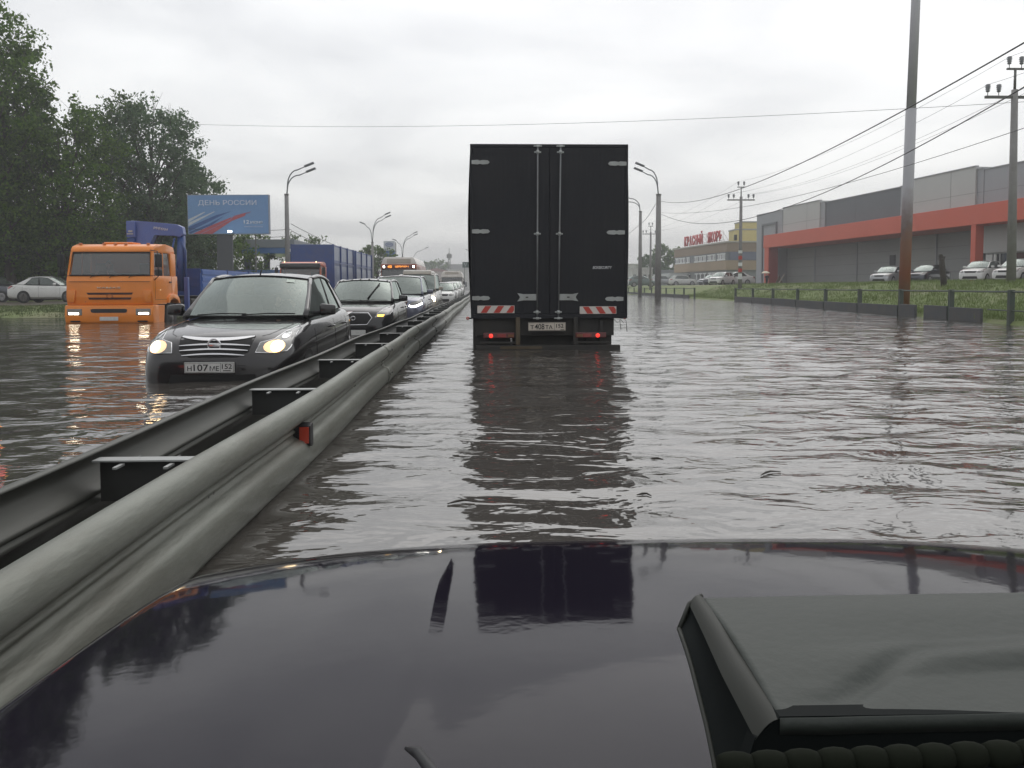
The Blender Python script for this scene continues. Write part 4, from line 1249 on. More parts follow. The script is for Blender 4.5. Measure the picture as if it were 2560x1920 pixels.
for sg, (xa, xb) in ((-1, (457, 602)), (1, (760, 912))):
    x0, x1 = zx(xa), zx(xb)
    o0, o1 = (x0, x1) if sg < 0 else (x1, x0)      # outer end, inner end
    zc_ = zz(1195)
    s_ = 1 if sg > 0 else -1
    poly = [(o1, zc_ + .052), (o0 - s_ * .10, zc_ + .046), (o0, zc_ + .068), (o0 - s_ * .045, zc_ + .012), (o0 - s_ * .045, zc_ - .012), (o0, zc_ - .066), (o0 - s_ * .10, zc_ - .046), (o1, zc_ - .050)]
    h = MB().prism(poly, 'y', -.018, .002, .003).build('door_latch', M_hinge, tr)
    MB().box((o0 + o1) / 2 - .02, (o0 + o1) / 2 + .02, -.026, -.0185, zc_ - .010, zc_ + .010, .003).build('latch_pin', M_frame, h)
for sg, xs_ in ((-1, (125, 258)), (1, (1128, 1265))):
    for yy in (206, 710, 1201):
        dx = (0 if sg < 0 else -(yy - 206) * .018)
        x0, x1 = zx(xs_[0] + dx), zx(xs_[1] + dx)
        z = zz(yy + (8 if sg > 0 else 0))
        hb = MB()
        n_, f_ = (x0, x1) if sg < 0 else (x1, x0)
        s_ = 1 if sg < 0 else -1
        hb.prism([(n_, z + .030), (n_ + s_ * .10, z + .036), (n_ + s_ * .13, z + .02), (n_ + s_ * .17, z + .036), (f_ - s_ * .03, z + .03), (f_, z), (f_ - s_ * .03, z - .03), (n_ + s_ * .17, z - .036), (n_ + s_ * .13, z - .02), (n_ + s_ * .10, z - .036), (n_, z - .030)], 'y', -.016, .003, .004)
        hb.build('door_hinge', M_hinge, tr)
for xa, xb, ya_, yb_, flip in ((162, 437, 1256, 1312, 1), (922, 1195, 1264, 1320, -1)):
    x0, x1, z0, z1 = zx(xa), zx(xb), zz(yb_), zz(ya_)
    p = MB().box(x0, x1, -.010, .002, z0, z1, .002).build('warning_board', M_refl_w, tr)
    st = MB(); h_ = z1 - z0; w = (x1 - x0)
    for k in range(-1, 4):
        c = (k + .25) * w * .345 + (0 if flip > 0 else w * .12)
        q = [(c, 0), (c + w * .165, 0), (c + w * .165 + flip * h_ * .62, h_), (c + flip * h_ * .62, h_)]
        # clip to the board
        def clip(poly, xm, keep):
            out = []
            for i in range(len(poly)):
                a_, b2 = poly[i], poly[(i + 1) % len(poly)]
                ia, ib = keep(a_[0]), keep(b2[0])
                if ia: out.append(a_)
                if ia != ib:
                    t = (xm - a_[0]) / (b2[0] - a_[0]); out.append((xm, a_[1] + t * (b2[1] - a_[1])))
            return out
        q = clip(q, .008, lambda v: v >= .008); q = clip(q, w - .008, lambda v: v <= w - .008) if len(q) > 2 else q
        if len(q) > 2: st.prism([(x0 + a_, z0 + .006 + b2 * (h_ - .012) / h_) for a_, b2 in q], 'y', -.0125, -.0105)
    st.build('warning_stripes', M_refl_r, p)
text('cargo_lettering', 'BOXSECURITY', mat('letter_grey', (.5, .5, .51), .5), tr, (zx(1090), .0035, zz(977)), FRONT, zx(1163) - zx(1018), .045, .003, shear=.3, bold=.035)
# underride gear
u = MB()
u.box(-1.18, 1.05, .10, .30, .62, .90, .01)
u.box(-.58, .60, .36, .46, .20, .615, .01)
split(u.build('rear_crossmember', M_frame, tr))
split(MB().box(-1.22, -.62, .16, .20, .33, .90, .004).box(.62, 1.02, .16, .20, .33, .90, .004).build('mud_flap', M_frame, tr))
MB().box(zx(1088) - .03, zx(1100), .05, .09, .40, .88, .01).build('flap_bracket', M_frame, tr)
zbar = .43
MB().box(zx(150), zx(1225), -.03, .07, zbar - .07, zbar + .045, .012).build('underrun_bar', M_frame, tr)
MB().box(zx(330), zx(640), -.034, -.031, zbar - .015, zbar + .03).build('muddy_patch', M_mud, tr)
for x in (462, 892):
    MB().box(zx(x) - .035, zx(x) + .035, -.01, .06, zbar + .046, .92, .006).build('bar_bracket', M_mud if x < 500 else M_frame, tr)
for sg, xa, xb, lit in ((-1, 205, 435, 262), (1, 890, 1120, 1056)):
    l_ = MB().box(zx(xa), zx(xb), -.02, .05, zz(1497), zz(1457), .01).build('tail_lamp', mat('tail_lamp_body', (.10, .012, .012), .25, coat=.8) , tr)
    MB().lathe([(.014, -.045), (.030, -.035), (.034, -.018)], (zx(lit), 0, zz(1480)), 'y', 16).build('lit_bulb', M_lamp_red, l_, True)
    MB().box(zx(lit) + (.10 if sg < 0 else -.24), zx(lit) + (.24 if sg < 0 else -.10), -.026, -.0205, zz(1492), zz(1466), .004).build('lamp_segment', M_redlens, l_)
    MB().box(zx(xb) - .10 if sg < 0 else zx(xa) + .02, zx(xb) - .01 if sg < 0 else zx(xa) + .12, -.026, -.0205, zz(1490), zz(1470), .004).build('lamp_segment', mat('lamp_amber_dull', (.18, .07, .03), .3), l_)
    MB().box(zx(xa) - .05, zx(xb) + .05, .0, .06, zz(1540), zz(1525), .006).build('lamp_shelf', M_frame, tr)
for x, sg in ((90, -1), (1262, 1)):
    s_ = MB().tube([(zx(x) - sg * .06, .1, zz(1352)), (zx(x), .06, zz(1350))], .012, 8).build('marker_stalk', M_black, tr, True)
    MB().lathe([(.014, -.02), (.026, -.01), (.026, .03)], (zx(x), .04, zz(1350)), 'y', 14).build('marker_lamp', M_refl_r, s_, True)
    MB().lathe([(.006, -.026), (.011, -.0205)], (zx(x), .04, zz(1350)), 'y', 10).build('marker_bulb', M_refl_w, s_, True)
MB().box(zx(350), zx(405), .150, .158, zz(1435), zz(1385), .003).build('pale_sticker', mat('sticker_grey', (.33, .34, .35), .5), tr)
# the plate
x0, x1, z0, z1 = zx(538), zx(816), zz(1443), zz(1382)
p = MB().box(x0, x1, -.030, -.020, z0, z1, .003).build('licence_plate', mat('plate_cream', (.56, .50, .43), .4, dirt=.2, vscale=15), tr)
MB().box(x0 + .02, x1 - .02, -.02, .08, z0 - .025, z0 - .002, .003).build('plate_holder', M_frame, p)
w = x1 - x0; cxp = (x0 + x1) / 2; zc_ = (z0 + z1) / 2
b2 = MB()
for (a, b_, c, d) in ((x0 + .006, x1 - .006, z1 - .008, z1 - .005), (x0 + .006, x1 - .006, z0 + .005, z0 + .008), (x0 + .005, x0 + .008, z0 + .0081, z1 - .0081), (x1 - .008, x1 - .005, z0 + .0081, z1 - .0081), (x0 + .70 * w, x0 + .706 * w, z0 + .0081, z1 - .0081)):
    b2.box(a, b_, -.0325, -.0304, c, d)
b2.build('plate_border', M_ink, p)
for t_, fx, w_, h_, dz in (('Т', .105, .055, .062, -.008), ('408', .305, .155, .088, 0), ('ТА', .555, .115, .062, -.008), ('152', .845, .115, .062, .012)):
    text('plate_lettering', t_, M_ink, p, (x0 + fx * w, -.0305, zc_ + dz), FRONT, w_, h_, .002, bold=.012)
MB().box(x0 + .86 * w, x0 + .955 * w, -.0325, -.0305, z0 + .012, z0 + .020).build('plate_lettering', M_ink, p)
# loose wires under the body on the right
for dx, dy_ in ((.06, .10), (.16, .13)):
    MB().tube([(1.0 + dx, .2, .88), (1.06 + dx, .2, .82), (1.10 + dx, .2, .86), (1.12 + dx, .2, .80 - dy_)], .005, 5).build('loose_wire', M_black, tr)
for sg in (-1, 1):
    for yw in (1.75,):
        for dx in (0, -.32):
            w_ = MB().lathe([(.30, -.13), (.47, -.12), (.50, -.06), (.50, .06), (.47, .12), (.30, .13)], (sg * (1.06 + dx), yw, .50), 'x', 28).build('wheel', M_rubber, tr, True)
    MB().lathe([(.30, -.13), (.47, -.12), (.50, -.06), (.50, .06), (.47, .12), (.30, .13)], (sg * 1.02, 7.6, .50), 'x', 28).build('wheel', M_rubber, tr, True)
# cab in front
cb = MB().prism([(6.75, .7), (6.7, 2.55), (6.95, 2.75), (7.9, 2.72), (8.45, 1.75), (8.55, .6)], 'x', -1.1, 1.1, .06)
cb.build('cab', mat('truck_cab_dark', (.03, .03, .035), .3, coat=.8), tr)

# ------------------------------------------------------------------ cab-over lorries (front faces -Y)
M_orange = mat('paint_orange', (0.80, 0.235, 0.015), 0.38, 0.0, coat=0.5, var=0.10, vscale=1.5, dirt=0.25, dirtcol=(.40, .11, .02))
M_orange2 = mat('paint_red_orange', (0.55, 0.09, 0.02), 0.38, 0.0, coat=0.5, dirt=0.2)
M_slot = mat('grille_slot', (0.05, 0.015, 0.008), 0.6)
M_truckglass = glass_mat('truck_glass', (0.66, 0.66, 0.66), 0.45, boost=1.3, base=0.10)
def lorry_cab(root, paint, full=True, visor=False, hgt=2.71):
    W = 1.23
    k = hgt / 2.71
    # shell without the windscreen opening: lower face, roof, sides and back
    low = MB().prism([(.02, .92), (-.01, 1.15), (.0, 1.60), (.05, 1.76 * k), (1.95, 1.76 * k), (1.98, 1.05), (1.15, 1.05), (1.05, .92)], 'x', -W, W, .03)
    o = low.build('cab_body', paint, root, autosmooth=True)
    rf_ = MB().prism([(.20, 2.44 * k), (.21, 2.52 * k), (.30, 2.62 * k), (.55, 2.69 * k), (1.2, 2.71 * k), (1.80, 2.66 * k), (1.90, 2.56 * k), (1.92, 2.44 * k)], 'x', -W + .05, W - .05, .05)
    rf_.build('cab_roof', paint, root, autosmooth=True)
    MB().box(-W + .05, W - .05, 1.84, 1.95, 1.765 * k, 2.435 * k).build('cab_back', paint, root)
    def lean(x, z): return .055 + (z - 1.76 * k) / (.68 * k) * .155
    for sg in (-1, 1):
        pil = MB()
        for (z0_, z1_) in ((1.76 * k, 2.45 * k),):
            pil.tube([(sg * (W - .055), lean(0, z0_) + .03, z0_), (sg * (W - .095), lean(0, z1_) + .03, z1_)], [.062, .055], 8)
            pil.box(sg * (W - .05) - .03, sg * (W - .05) + .03, 1.45, 1.86, z0_, z1_, .01)
            pil.box(sg * (W - .055) - .022, sg * (W - .055) + .022, .86, .90, z0_, z1_)
        split(pil.build('door_pillar', paint, root, autosmooth=True))
        wf = MB().grid(lambda u, v: Vector((sg * (W - .035 - .035 * v), lerp(lerp(.15, .30, v), 1.44, u), lerp(1.775 * k, 2.435 * k, v))), 2, 2).build('door_window', M_truckglass, root)
        sm = MB()
        x_ = sg * (W + .0005)
        for (ya_, yb_, za_, zb__) in ((.16, .168, 1.06, 1.75 * k), (1.46, 1.468, 1.06, 1.75 * k), (.1681, 1.4599, 1.06, 1.068)):
            sm.box(x_ - .003, x_ + .003, ya_, yb_, za_, zb__)
        sm.build('door_seam', M_slot, root)
        MB().box(x_ - .01, x_ + .03, 1.25, 1.40, 1.56, 1.60, .01).build('door_handle', M_black, root)
        # arch over the front wheel and step
        ar = MB().prism([(1.02, .96), (1.06, 1.10), (1.20, 1.20), (1.42, 1.23), (1.72, 1.20), (1.92, 1.10), (2.02, .93), (1.90, .93), (1.78, 1.05), (1.44, 1.12), (1.24, 1.08), (1.14, .95)], 'x', sg * (W - .35), sg * (W + .06), .012)
        ar.build('wheel_arch', paint, root, autosmooth=True)
        MB().prism([(.12, .30), (.10, .90), (.96, .90), (.90, .62), (.86, .30)], 'x', sg * (W - .5), sg * (W - .03), .02).build('cab_step', paint, root)
        w_ = MB().lathe([(.30, -.14), (.46, -.13), (.49, -.08), (.49, .08), (.46, .13), (.30, .12)], (sg * (W - .17), 1.48, .49), 'x', 28).build('wheel', M_rubber, root, True)
        MB().lathe([(.27, .0), (.25, .04), (.10, .09), (.09, .12)] if sg > 0 else [(.09, -.12), (.10, -.09), (.25, -.04), (.27, 0)], (sg * (W - .13), 1.48, .49), 'x', 20).build('rim', M_steel_rim, w_, True)
        # mirrors on an arm
        m_ = MB().tube([(sg * (W - .1), .12, 2.50 * k), (sg * (W + .14), .02, 2.46 * k), (sg * (W + .16), .02, 1.75 * k), (sg * (W - .02), .14, 1.62 * k)], .014, 6)
        m_.box(sg * (W + .15) - .10, sg * (W + .15) + .10, .02, .10, 2.0 * k, 2.38 * k, .03)
        m_.box(sg * (W + .15) - .10, sg * (W + .15) + .10, .02, .10, 1.75 * k, 1.94 * k, .03)
        m_.build('side_mirror', M_black, root, True)
    ws = MB().grid(lambda u, v: Vector((lerp(-(W - .10), W - .10, u) * (1 - .035 * v), lean(0, lerp(1.77 * k, 2.435 * k, v)) - .02 * math.sin(PI * u), lerp(1.77 * k, 2.435 * k, v))), 10, 4).build('windshield', M_truckglass, root, True)
    sl = MB()
    P_ = [(-(W - .09), 1.775), (W - .09, 1.775), (W - .135, 2.43), (-(W - .135), 2.43)]
    sl.tube([(x, lean(0, z * k) - .022, z * k) for x, z in P_], .022, 6, closed=True)
    sl.build('windshield_seal', M_seam, root)
    for x in (-.55, .0, .55):
        MB().tube([(x, .0, 1.70 * k), (x + .05, .01, 1.75 * k), (x + .42, .05, 1.80 * k)], .010, 5).build('wiper', M_seam, root)
    MB().box(-1.0, 1.0, .5, .55, 1.5, 1.85 * k).box(-.9, -.4, 1.1, 1.25, 1.4, 2.15 * k, .05).box(.4, .9, 1.1, 1.25, 1.4, 2.15 * k, .05).build('cab_interior', M_interior, root)
    if visor:
        MB().prism([(.21, 2.36 * k), (-.06, 2.36 * k), (-.10, 2.42 * k), (-.02, 2.58 * k), (.22, 2.62 * k)], 'x', -W + .06, W - .06, .02).build('sun_visor', M_black, root)
        for x in (-.92, .92):
            MB().lathe([(.03, -.02), (.035, .0), (.03, .03)], (x, .16, 2.68 * k), 'y', 10).build('roof_lamp', M_lamp_soft, root, True)
    # front details on the nearly flat lower face
    y_ = -.014
    g = MB()
    for za_, zb__, w_ in ((1.215, 1.275, .66), (1.075, 1.135, .62)):
        g.prism([(-w_, zb__), (w_, zb__), (w_ - .04, za_), (-w_ + .04, za_)], 'y', y_ - .006, y_ + .03, .004)
    go = g.build('grille', M_slot, root)
    MB().tube([(.085 * math.cos(a), y_ - .012, 1.175 + .05 * math.sin(a)) for a in lin(0, 2 * PI, 16)[:-1]], .010, 6, closed=True).build('badge', mat('badge_orange', (.35, .11, .03), .3, .4), go, True)
    for zz_ in (1.585,):
        MB().box(-1.14, 1.14, y_ - .004, y_ + .04, zz_, zz_ + .010).build('panel_seam', M_slot, root)
    MB().box(-.70, -.694, y_ - .004, y_ + .02, 1.0, 1.02).build('panel_seam', M_slot, root)
    for sg in (-1, 1):
        MB().prism([(sg * .95, 1.34), (sg * 1.17, 1.34), (sg * 1.19, 1.30), (sg * 1.18, 1.0), (sg * 1.0, 1.0)], 'y', -.050, 0.02, .012).build('corner_deflector', paint, root, autosmooth=True)
    # bumper
    bp = MB().prism([(-.08, .42), (-.10, .62), (-.09, .90), (.0, .915), (.35, .915), (.35, .36), (-.02, .36)], 'x', -1.25, 1.25, .035)
    bo = bp.build('bumper', paint, root, autosmooth=True)
    MB().prism([(-.52, .79), (-.46, .81), (.46, .81), (.52, .79), (.50, .71), (.44, .695), (-.44, .695), (-.50, .71)], 'y', -.108, -.07, .006).build('bumper_slot', M_black, bo)
    MB().box(-.26, .26, -.118, -.104, .47, .58, .003).build('licence_plate', M_white_plate, bo)
    for sg in (-1, 1):
        h = MB().box(sg * .97 - .21, sg * .97 + .21, -.112, -.06, .62, .81, .02).build('headlight', M_lens, root)
        MB().box(sg * .99 - .14, sg * .99 + .14, -.121, -.113, .645, .70, .006).build('headlight_bulb', emis('lamp_truck', (1.0, .86, .62), 14.0), h, True)
        MB().box(sg * .95 - .14, sg * .95 + .14, -.118, -.106, .43, .47, .004).build('fog_lamp', M_seam, bo)
    if full:
        text('front_lettering', 'КАМАЗ', mat('letter_worn', (.70, .50, .34), .35, .3), root, (-.02, y_ - .0002, 1.415), FRONT, .66, .052, .010, bold=.04)

kz = thing('crane_truck', 'orange cab-over lorry with folded blue loading crane and long blue dropside body', 'truck', (-10.75, 24.6, -0.4))
lorry_cab(kz, M_orange)
M_blue = mat('paint_blue', (0.05, 0.135, 0.42), 0.45, 0, coat=.4, var=.15, dirt=.3, dirtcol=(.04, .06, .14))
M_blue_d = mat('paint_deep_blue', (0.018, 0.058, 0.22), 0.5, 0, coat=.3, dirt=.3)
M_crane = mat('crane_violet_blue', (0.075, 0.125, 0.37), 0.45, 0, coat=.4, dirt=.25)
# roof lamps and hatch on the cab
MB().box(-.45, .40, .7, 1.3, 2.70, 2.76, .03).build('roof_hatch', M_orange, kz)
for x in (-1.0, -.32, .0, .3, .95):
    MB().box(x - .04, x + .04, .42, .50, 2.67, 2.72, .01).build('roof_marker', mat('marker_orange', (.5, .15, .03), .3, coat=1), kz)
MB().box(-1.1, 1.1, 2.2, 15.2, .75, 1.02, .01).build('chassis', M_frame, kz)
# dropside body: ribbed boards
db = MB()
BY0, BY1, BZ0, BZ1 = 4.2, 15.6, 1.15, 2.04
db.box(-1.25, 1.25, BY0, BY1, 1.04, 1.14, .01)
db.build('deck', M_frame, kz)
for sg in (-1, 1):
    for i in range(4):
        ya_, yb_ = lerp(BY0, BY1, i / 4) + .04, lerp(BY0, BY1, (i + 1) / 4) - .04
        pn = MB().box(sg * 1.215 - .015, sg * 1.215 + .015, ya_, yb_, BZ0, BZ1, .004)
        for j in range(4):
            z_ = lerp(BZ0, BZ1, (j + .5) / 4)
            pn.prism([(z_, 0)], 'y', 0, 1) if False else pn.box(sg * 1.240 - .0095, sg * 1.240 + .0095, ya_ + .02, yb_ - .02, z_ - .075, z_ + .075, .012)
        pn.build('side_board', M_blue, kz)
        MB().box(sg * 1.235 - .03, sg * 1.235 + .03, yb_ + .005, yb_ + .075, 1.0, BZ1 + .03, .006).build('stake', M_blue_d, kz)
MB().box(-1.2, 1.2, BY0 - .03, BY0 + .0, BZ0, BZ1 + .02, .004).box(-1.1, 1.1, BY0 - .05, BY0 - .031, 1.45, 1.55, .004).box(-1.1, 1.1, BY0 - .05, BY0 - .031, 1.72, 1.80, .004).build('front_board', M_blue_d, kz)
MB().box(-1.2, 1.2, BY1, BY1 + .03, BZ0, BZ1, .004).build('tail_board', M_blue, kz)
# crane column, folded boom, end hook block, stabiliser legs
cr = MB().box(-.45, .45, 2.75, 3.35, 1.03, 1.55, .04)
cr.build('crane_base', M_blue_d, kz)
MB().tube([(.93, 3.0, 1.3), (.98, 3.0, 2.2), (1.02, 3.0, 3.08)], [.17, .15, .13], 8).build('crane_column', M_blue_d, kz, True)
boom = MB().prism([(1.14, 3.12), (1.10, 3.36), (.92, 3.44), (.0, 3.53), (-.52, 3.56), (-.55, 2.95), (-.28, 2.72), (.03, 2.72), (.20, 3.12), (.85, 3.10), (1.02, 3.02)], 'y', 2.84, 3.12, .02)
bo = boom.build('crane_boom', M_crane, kz)
MB().box(-.62, -.34, 2.72, 2.83, 3.02, 3.54, .02).build('boom_end', M_crane, bo)
MB().box(-.60, -.36, 2.71, 2.8285, 2.55, 3.00, .02).build('boom_end', M_blue_d, bo)
MB().box(-.55, -.42, 2.70, 2.7195, 3.18, 3.24, .01).box(-.60, -.40, 2.70, 2.7195, 3.11, 3.145, .01).build('end_bracket', M_hinge, bo)
text('boom_lettering', 'ИНМАН', mat('letter_white', (.55, .56, .60), .5), bo, (.42, 2.8395, 3.30), (PI / 2, R(8.5), 0), .46, .085, .004, shear=.2, bold=.02)
MB().tube([(1.0, 2.9, 3.0), (1.16, 2.9, 2.6), (1.14, 2.9, 1.2)], .045, 6).tube([(.85, 2.86, 3.0), (.7, 2.86, 2.4), (.95, 2.86, 1.9), (.9, 2.86, 1.4)], .03, 6).build('hydraulic_hose', M_blue_d, kz, True)
for sg in (-1, 1):
    MB().box(sg * 1.17 - .07, sg * 1.17 + .07, 2.85, 3.0, .55, 1.75, .02).box(sg * 1.17 - .045, sg * 1.17 + .045, 2.88, 2.97, .35, .549, .01).build('stabiliser_leg', M_crane, kz)
MB().box(.7, 1.16, 3.4, 3.9, .70, 1.05, .05).build('fuel_tank', M_frame, kz)
for yw in (9.6, 11.0, 13.6):
    for sg in (-1, 1):
        MB().lathe([(.30, -.14), (.46, -.13), (.49, -.08), (.49, .08), (.46, .13), (.30, .12)], (sg * 1.05, yw, .49), 'x', 24).build('wheel', M_rubber, kz, True)
dk = thing('person', 'lorry driver as a dark shape behind the orange cab windscreen', 'person', (-10.75, 24.6, -0.4))
skin_body('body', [[((-.42, 1.02, 1.35), (.18, .12)), ((-.42, 1.0, 1.62), (.17, .12)), ((-.42, .97, 1.86), (.20, .11)), ((-.42, .96, 1.95), (.06, .06)), ((-.42, .95, 2.0), (.05, .05))],
    [((-.42, .97, 1.86), (.20, .11)), ((-.66, .92, 1.82), .06), ((-.70, .70, 1.62), .05), ((-.60, .50, 1.78), .04)],
    [((-.42, .97, 1.86), (.20, .11)), ((-.18, .92, 1.82), .06), ((-.14, .70, 1.62), .05), ((-.24, .50, 1.78), .04)]], M_jacket, dk)
head_parts(dk, (-.42, .92, 2.10), 0)
for s_, hx in ((-1, -.60), (1, -.24)):
    skin_body('hand', hand_chains((hx, .50, 1.78), (-s_ * .2, -.1, .5), -s_, .7), M_skin, dk)

k2 = thing('tipper_truck', 'red-orange cab lorry with tall dark blue grain body and blue trailer behind it', 'truck', (-10.75, 49.8, -0.4))
lorry_cab(k2, M_orange2, full=False, visor=True, hgt=2.95)
def tall_body(root, y0, y1, ztop, nm):
    b_ = MB().box(-1.27, 1.27, y0, y1, 1.25, ztop, .02).build(nm, M_blue_d if nm == 'grain_body' else M_blue_d, root)
    rb = MB()
    n_ = max(2, int((y1 - y0) / 2.6))
    for sg in (-1, 1):
        for i in range(n_ + 1):
            yy = lerp(y0 + .07, y1 - .07, i / n_)
            rb.box(sg * 1.315 - .04, sg * 1.315 + .04, yy - .07, yy + .07, 1.2, ztop + .02, .008)
        rb.box(sg * 1.305 - .03, sg * 1.305 + .03, y0 + .15, y1 - .15, lerp(1.25, ztop, .60) - .04, lerp(1.25, ztop, .60) + .04, .008)
    rb.build('body_rib', M_blue_d, b_)
    pn = MB()
    for sg in (-1, 1):
        for i in range(n_):
            pn.box(sg * 1.276 - .004, sg * 1.276 + .004, lerp(y0 + .07, y1 - .07, i / n_) + .2, lerp(y0 + .07, y1 - .07, (i + 1) / n_) - .2, lerp(1.25, ztop, .66), ztop - .12, .003)
            pn.box(sg * 1.276 - .004, sg * 1.276 + .004, lerp(y0 + .07, y1 - .07, i / n_) + .2, lerp(y0 + .07, y1 - .07, (i + 1) / n_) - .2, 1.35, lerp(1.25, ztop, .54), .003)
    po = pn.build('side_panel', mat('panel_worn_blue_grey', (.20, .24, .34), .45, coat=.3, dirt=.6, dirtcol=(.07, .10, .2)), b_)
    split(po)
    return b_
tall_body(k2, 3.7, 12.0, 4.12, 'grain_body')
tall_body(k2, 13.0, 22.0, 4.12, 'trailer_body')
MB().box(-1.15, 1.15, 2.2, 22.0, .8, 1.15, .01).build('chassis', M_frame, k2)
for yw in (8.6, 10.1, 14.4, 20.0):
    for sg in (-1, 1):
        MB().lathe([(.30, -.14), (.46, -.13), (.49, -.08), (.49, .08), (.46, .13), (.30, .12)], (sg * 1.05, yw, .49), 'x', 20).build('wheel', M_rubber, k2, True)

# ------------------------------------------------------------------ buses
M_bus_o = mat('bus_orange_red', (0.42, 0.13, 0.075), 0.35, coat=.6, dirt=.2)
M_bus_w = mat('bus_white', (0.74, 0.70, 0.65), 0.4, coat=.4, dirt=.15)
M_led = emis('led_orange', (1.0, 0.34, 0.05), 1.6)
def bus(name, label, loc, W, H, L, low, roofm, display, rz=0):
    t = thing(name, label, 'bus', loc, rz)
    MB().box(-W, W, .1, L, .35, H * .44, .08).build('body', low, t, autosmooth=True)
    MB().box(-W + .03, W - .03, .25, L - .02, H * .4401, H * .76, .04).build('window_band', M_truckglass_solid, t, autosmooth=True)
    for x in np.linspace(.2, L - .3, 7):
        for sg in (-1, 1):
            MB().box(sg * (W - .015) - .02, sg * (W - .015) + .02, x, x + .12, H * .4402, H * .7599, .005).build('window_pillar', low, t)
    MB().box(-W, W, .1, L, H * .7601, H * .86, .05).build('upper_band', low, t, autosmooth=True)
    rf_ = MB().prism([(-W, H * .8605), (W, H * .8605), (W - .16, H * .97), (W - .28, H), (-W + .28, H), (-W + .16, H * .97)], 'y', .16, L - .1, .05)
    rf_.build('roof', roofm, t, autosmooth=True)
    MB().box(-W + .42, W - .42, .130, .165, H * .885, H * .965, .01).build('roof_panel', mat('roof_panel_beige', (.48, .43, .37), .5), t)
    MB().grid(lambda u, v: Vector((lerp(-W + .1, W - .1, u), .10 + .14 * v - .05 * math.sin(PI * u), lerp(H * .40, H * .755, v))), 8, 4).build('windshield', M_truckglass, t, True)
    if display:
        d = MB().box(-W + .12, W - .12, .060, .105, H * .775, H * .845, .01).build('destination_display', mat('display_dark_red', (.10, .02, .018), .3, coat=.5), t)
        text('display_lettering', '40', M_led, d, (-W + .62, .0595, H * .81), FRONT, .30, .19, .004, bold=.03)
        text('display_lettering', 'ЩЕРБИНКИ-1', M_led, d, (.22, .0595, H * .81), FRONT, .95, .15, .004, bold=.02)
        for sg in (-1, 1):
            MB().box(sg * (W - .22) - .05, sg * (W - .22) + .05, .045, .0595, H * .79, H * .83, .01).build('roof_lamp', M_lamp_white, d, True)
    for sg in (-1, 1):
        MB().box(sg * (W - .25) - .14, sg * (W - .25) + .14, .08, .12, .75, .92, .03).build('headlight', M_lens, t, True)
        MB().tube([(sg * W, .15, H * .72), (sg * (W + .22), -.05, H * .68), (sg * (W + .22), -.05, H * .6)], .02, 6).box(sg * (W + .2) - .1, sg * (W + .2) + .1, -.08, .0, H * .5, H * .62, .03).build('side_mirror', M_black, t)
        for yw in (1.3, L - 1.8):
            MB().lathe([(.30, -.12), (.44, -.11), (.46, -.06), (.46, .06), (.44, .11), (.30, .10)], (sg * (W - .12), yw, .46), 'x', 20).build('wheel', M_rubber, t, True)
    MB().box(-.26, .26, .085, .098, .5, .61, .003).build('licence_plate', M_white_plate, t)
    return t
M_truckglass_solid = mat('bus_glass_dark', (.03, .035, .038), .06, coat=1.0, ior=1.6)
bus('bus', 'orange-red city bus with white roof hump and lit route display', (-5.9, 59, -.4), 1.25, 3.52, 9.5, M_bus_o, M_bus_w, True)
bus('bus', 'pale grey bus with wide dark windscreen far down the queue', (-3.6, 96, -.15), 1.2, 3.0, 8.0, M_bus_w, M_bus_w, False)
t_ = thing('box_van', 'small white box van beside the far end of the queue', 'van', (-6.1, 88, -.2))
MB().box(-1.0, 1.0, 1.9, 5.4, .7, 2.75, .04).build('cargo_box', M_bus_w, t_)
MB().prism([(.05, .4), (.0, 1.1), (.25, 1.25), (.9, 2.05), (1.85, 2.1), (1.85, .4)], 'x', -.95, .95, .04).build('cab', M_bus_w, t_, autosmooth=True)
MB().prism([(.28, 1.30), (.86, 2.0), (.85, 2.02), (.26, 1.32)], 'x', -.85, .85).build('windshield', M_truckglass_solid, t_)
HAZE = 0.0014
# ------------------------------------------------------------------ the long grey warehouse with the red band
A = at(1890, 705, 106.0); B_ = at(2560, 705, 59.2)
A = Vector((A.x, A.y, 0)); B_ = Vector((B_.x, B_.y, 0))
ud = (B_ - A).normalized(); ang = math.atan2(ud.y, ud.x)
GZ = 1.12
wh = thing('warehouse', 'long grey panelled warehouse with stepped parapets and a broad red band', 'warehouse', (A.x, A.y, GZ), ang)
def u_of(px, d=0.0):
    """metres along the facade under a photo column"""
    r_ = ray(px, 700); nrm = Vector((-ud.y, ud.x, 0)); nrm = nrm if nrm.x > 0 else -nrm; Q = A + nrm * d
    det = r_.x * (-ud.y) + r_.y * ud.x
    t = (Q.x * (-ud.y) + Q.y * ud.x) / det
    p = Vector((r_.x * t, r_.y * t, 0))
    return (p - A).dot(ud)
def z_of(px, py):
    d = ray(px, py); det = d.x * (-ud.y) + d.y * ud.x
    t = (A.x * (-ud.y) + A.y * ud.x) / det
    return 1.0 + d.z * t - GZ
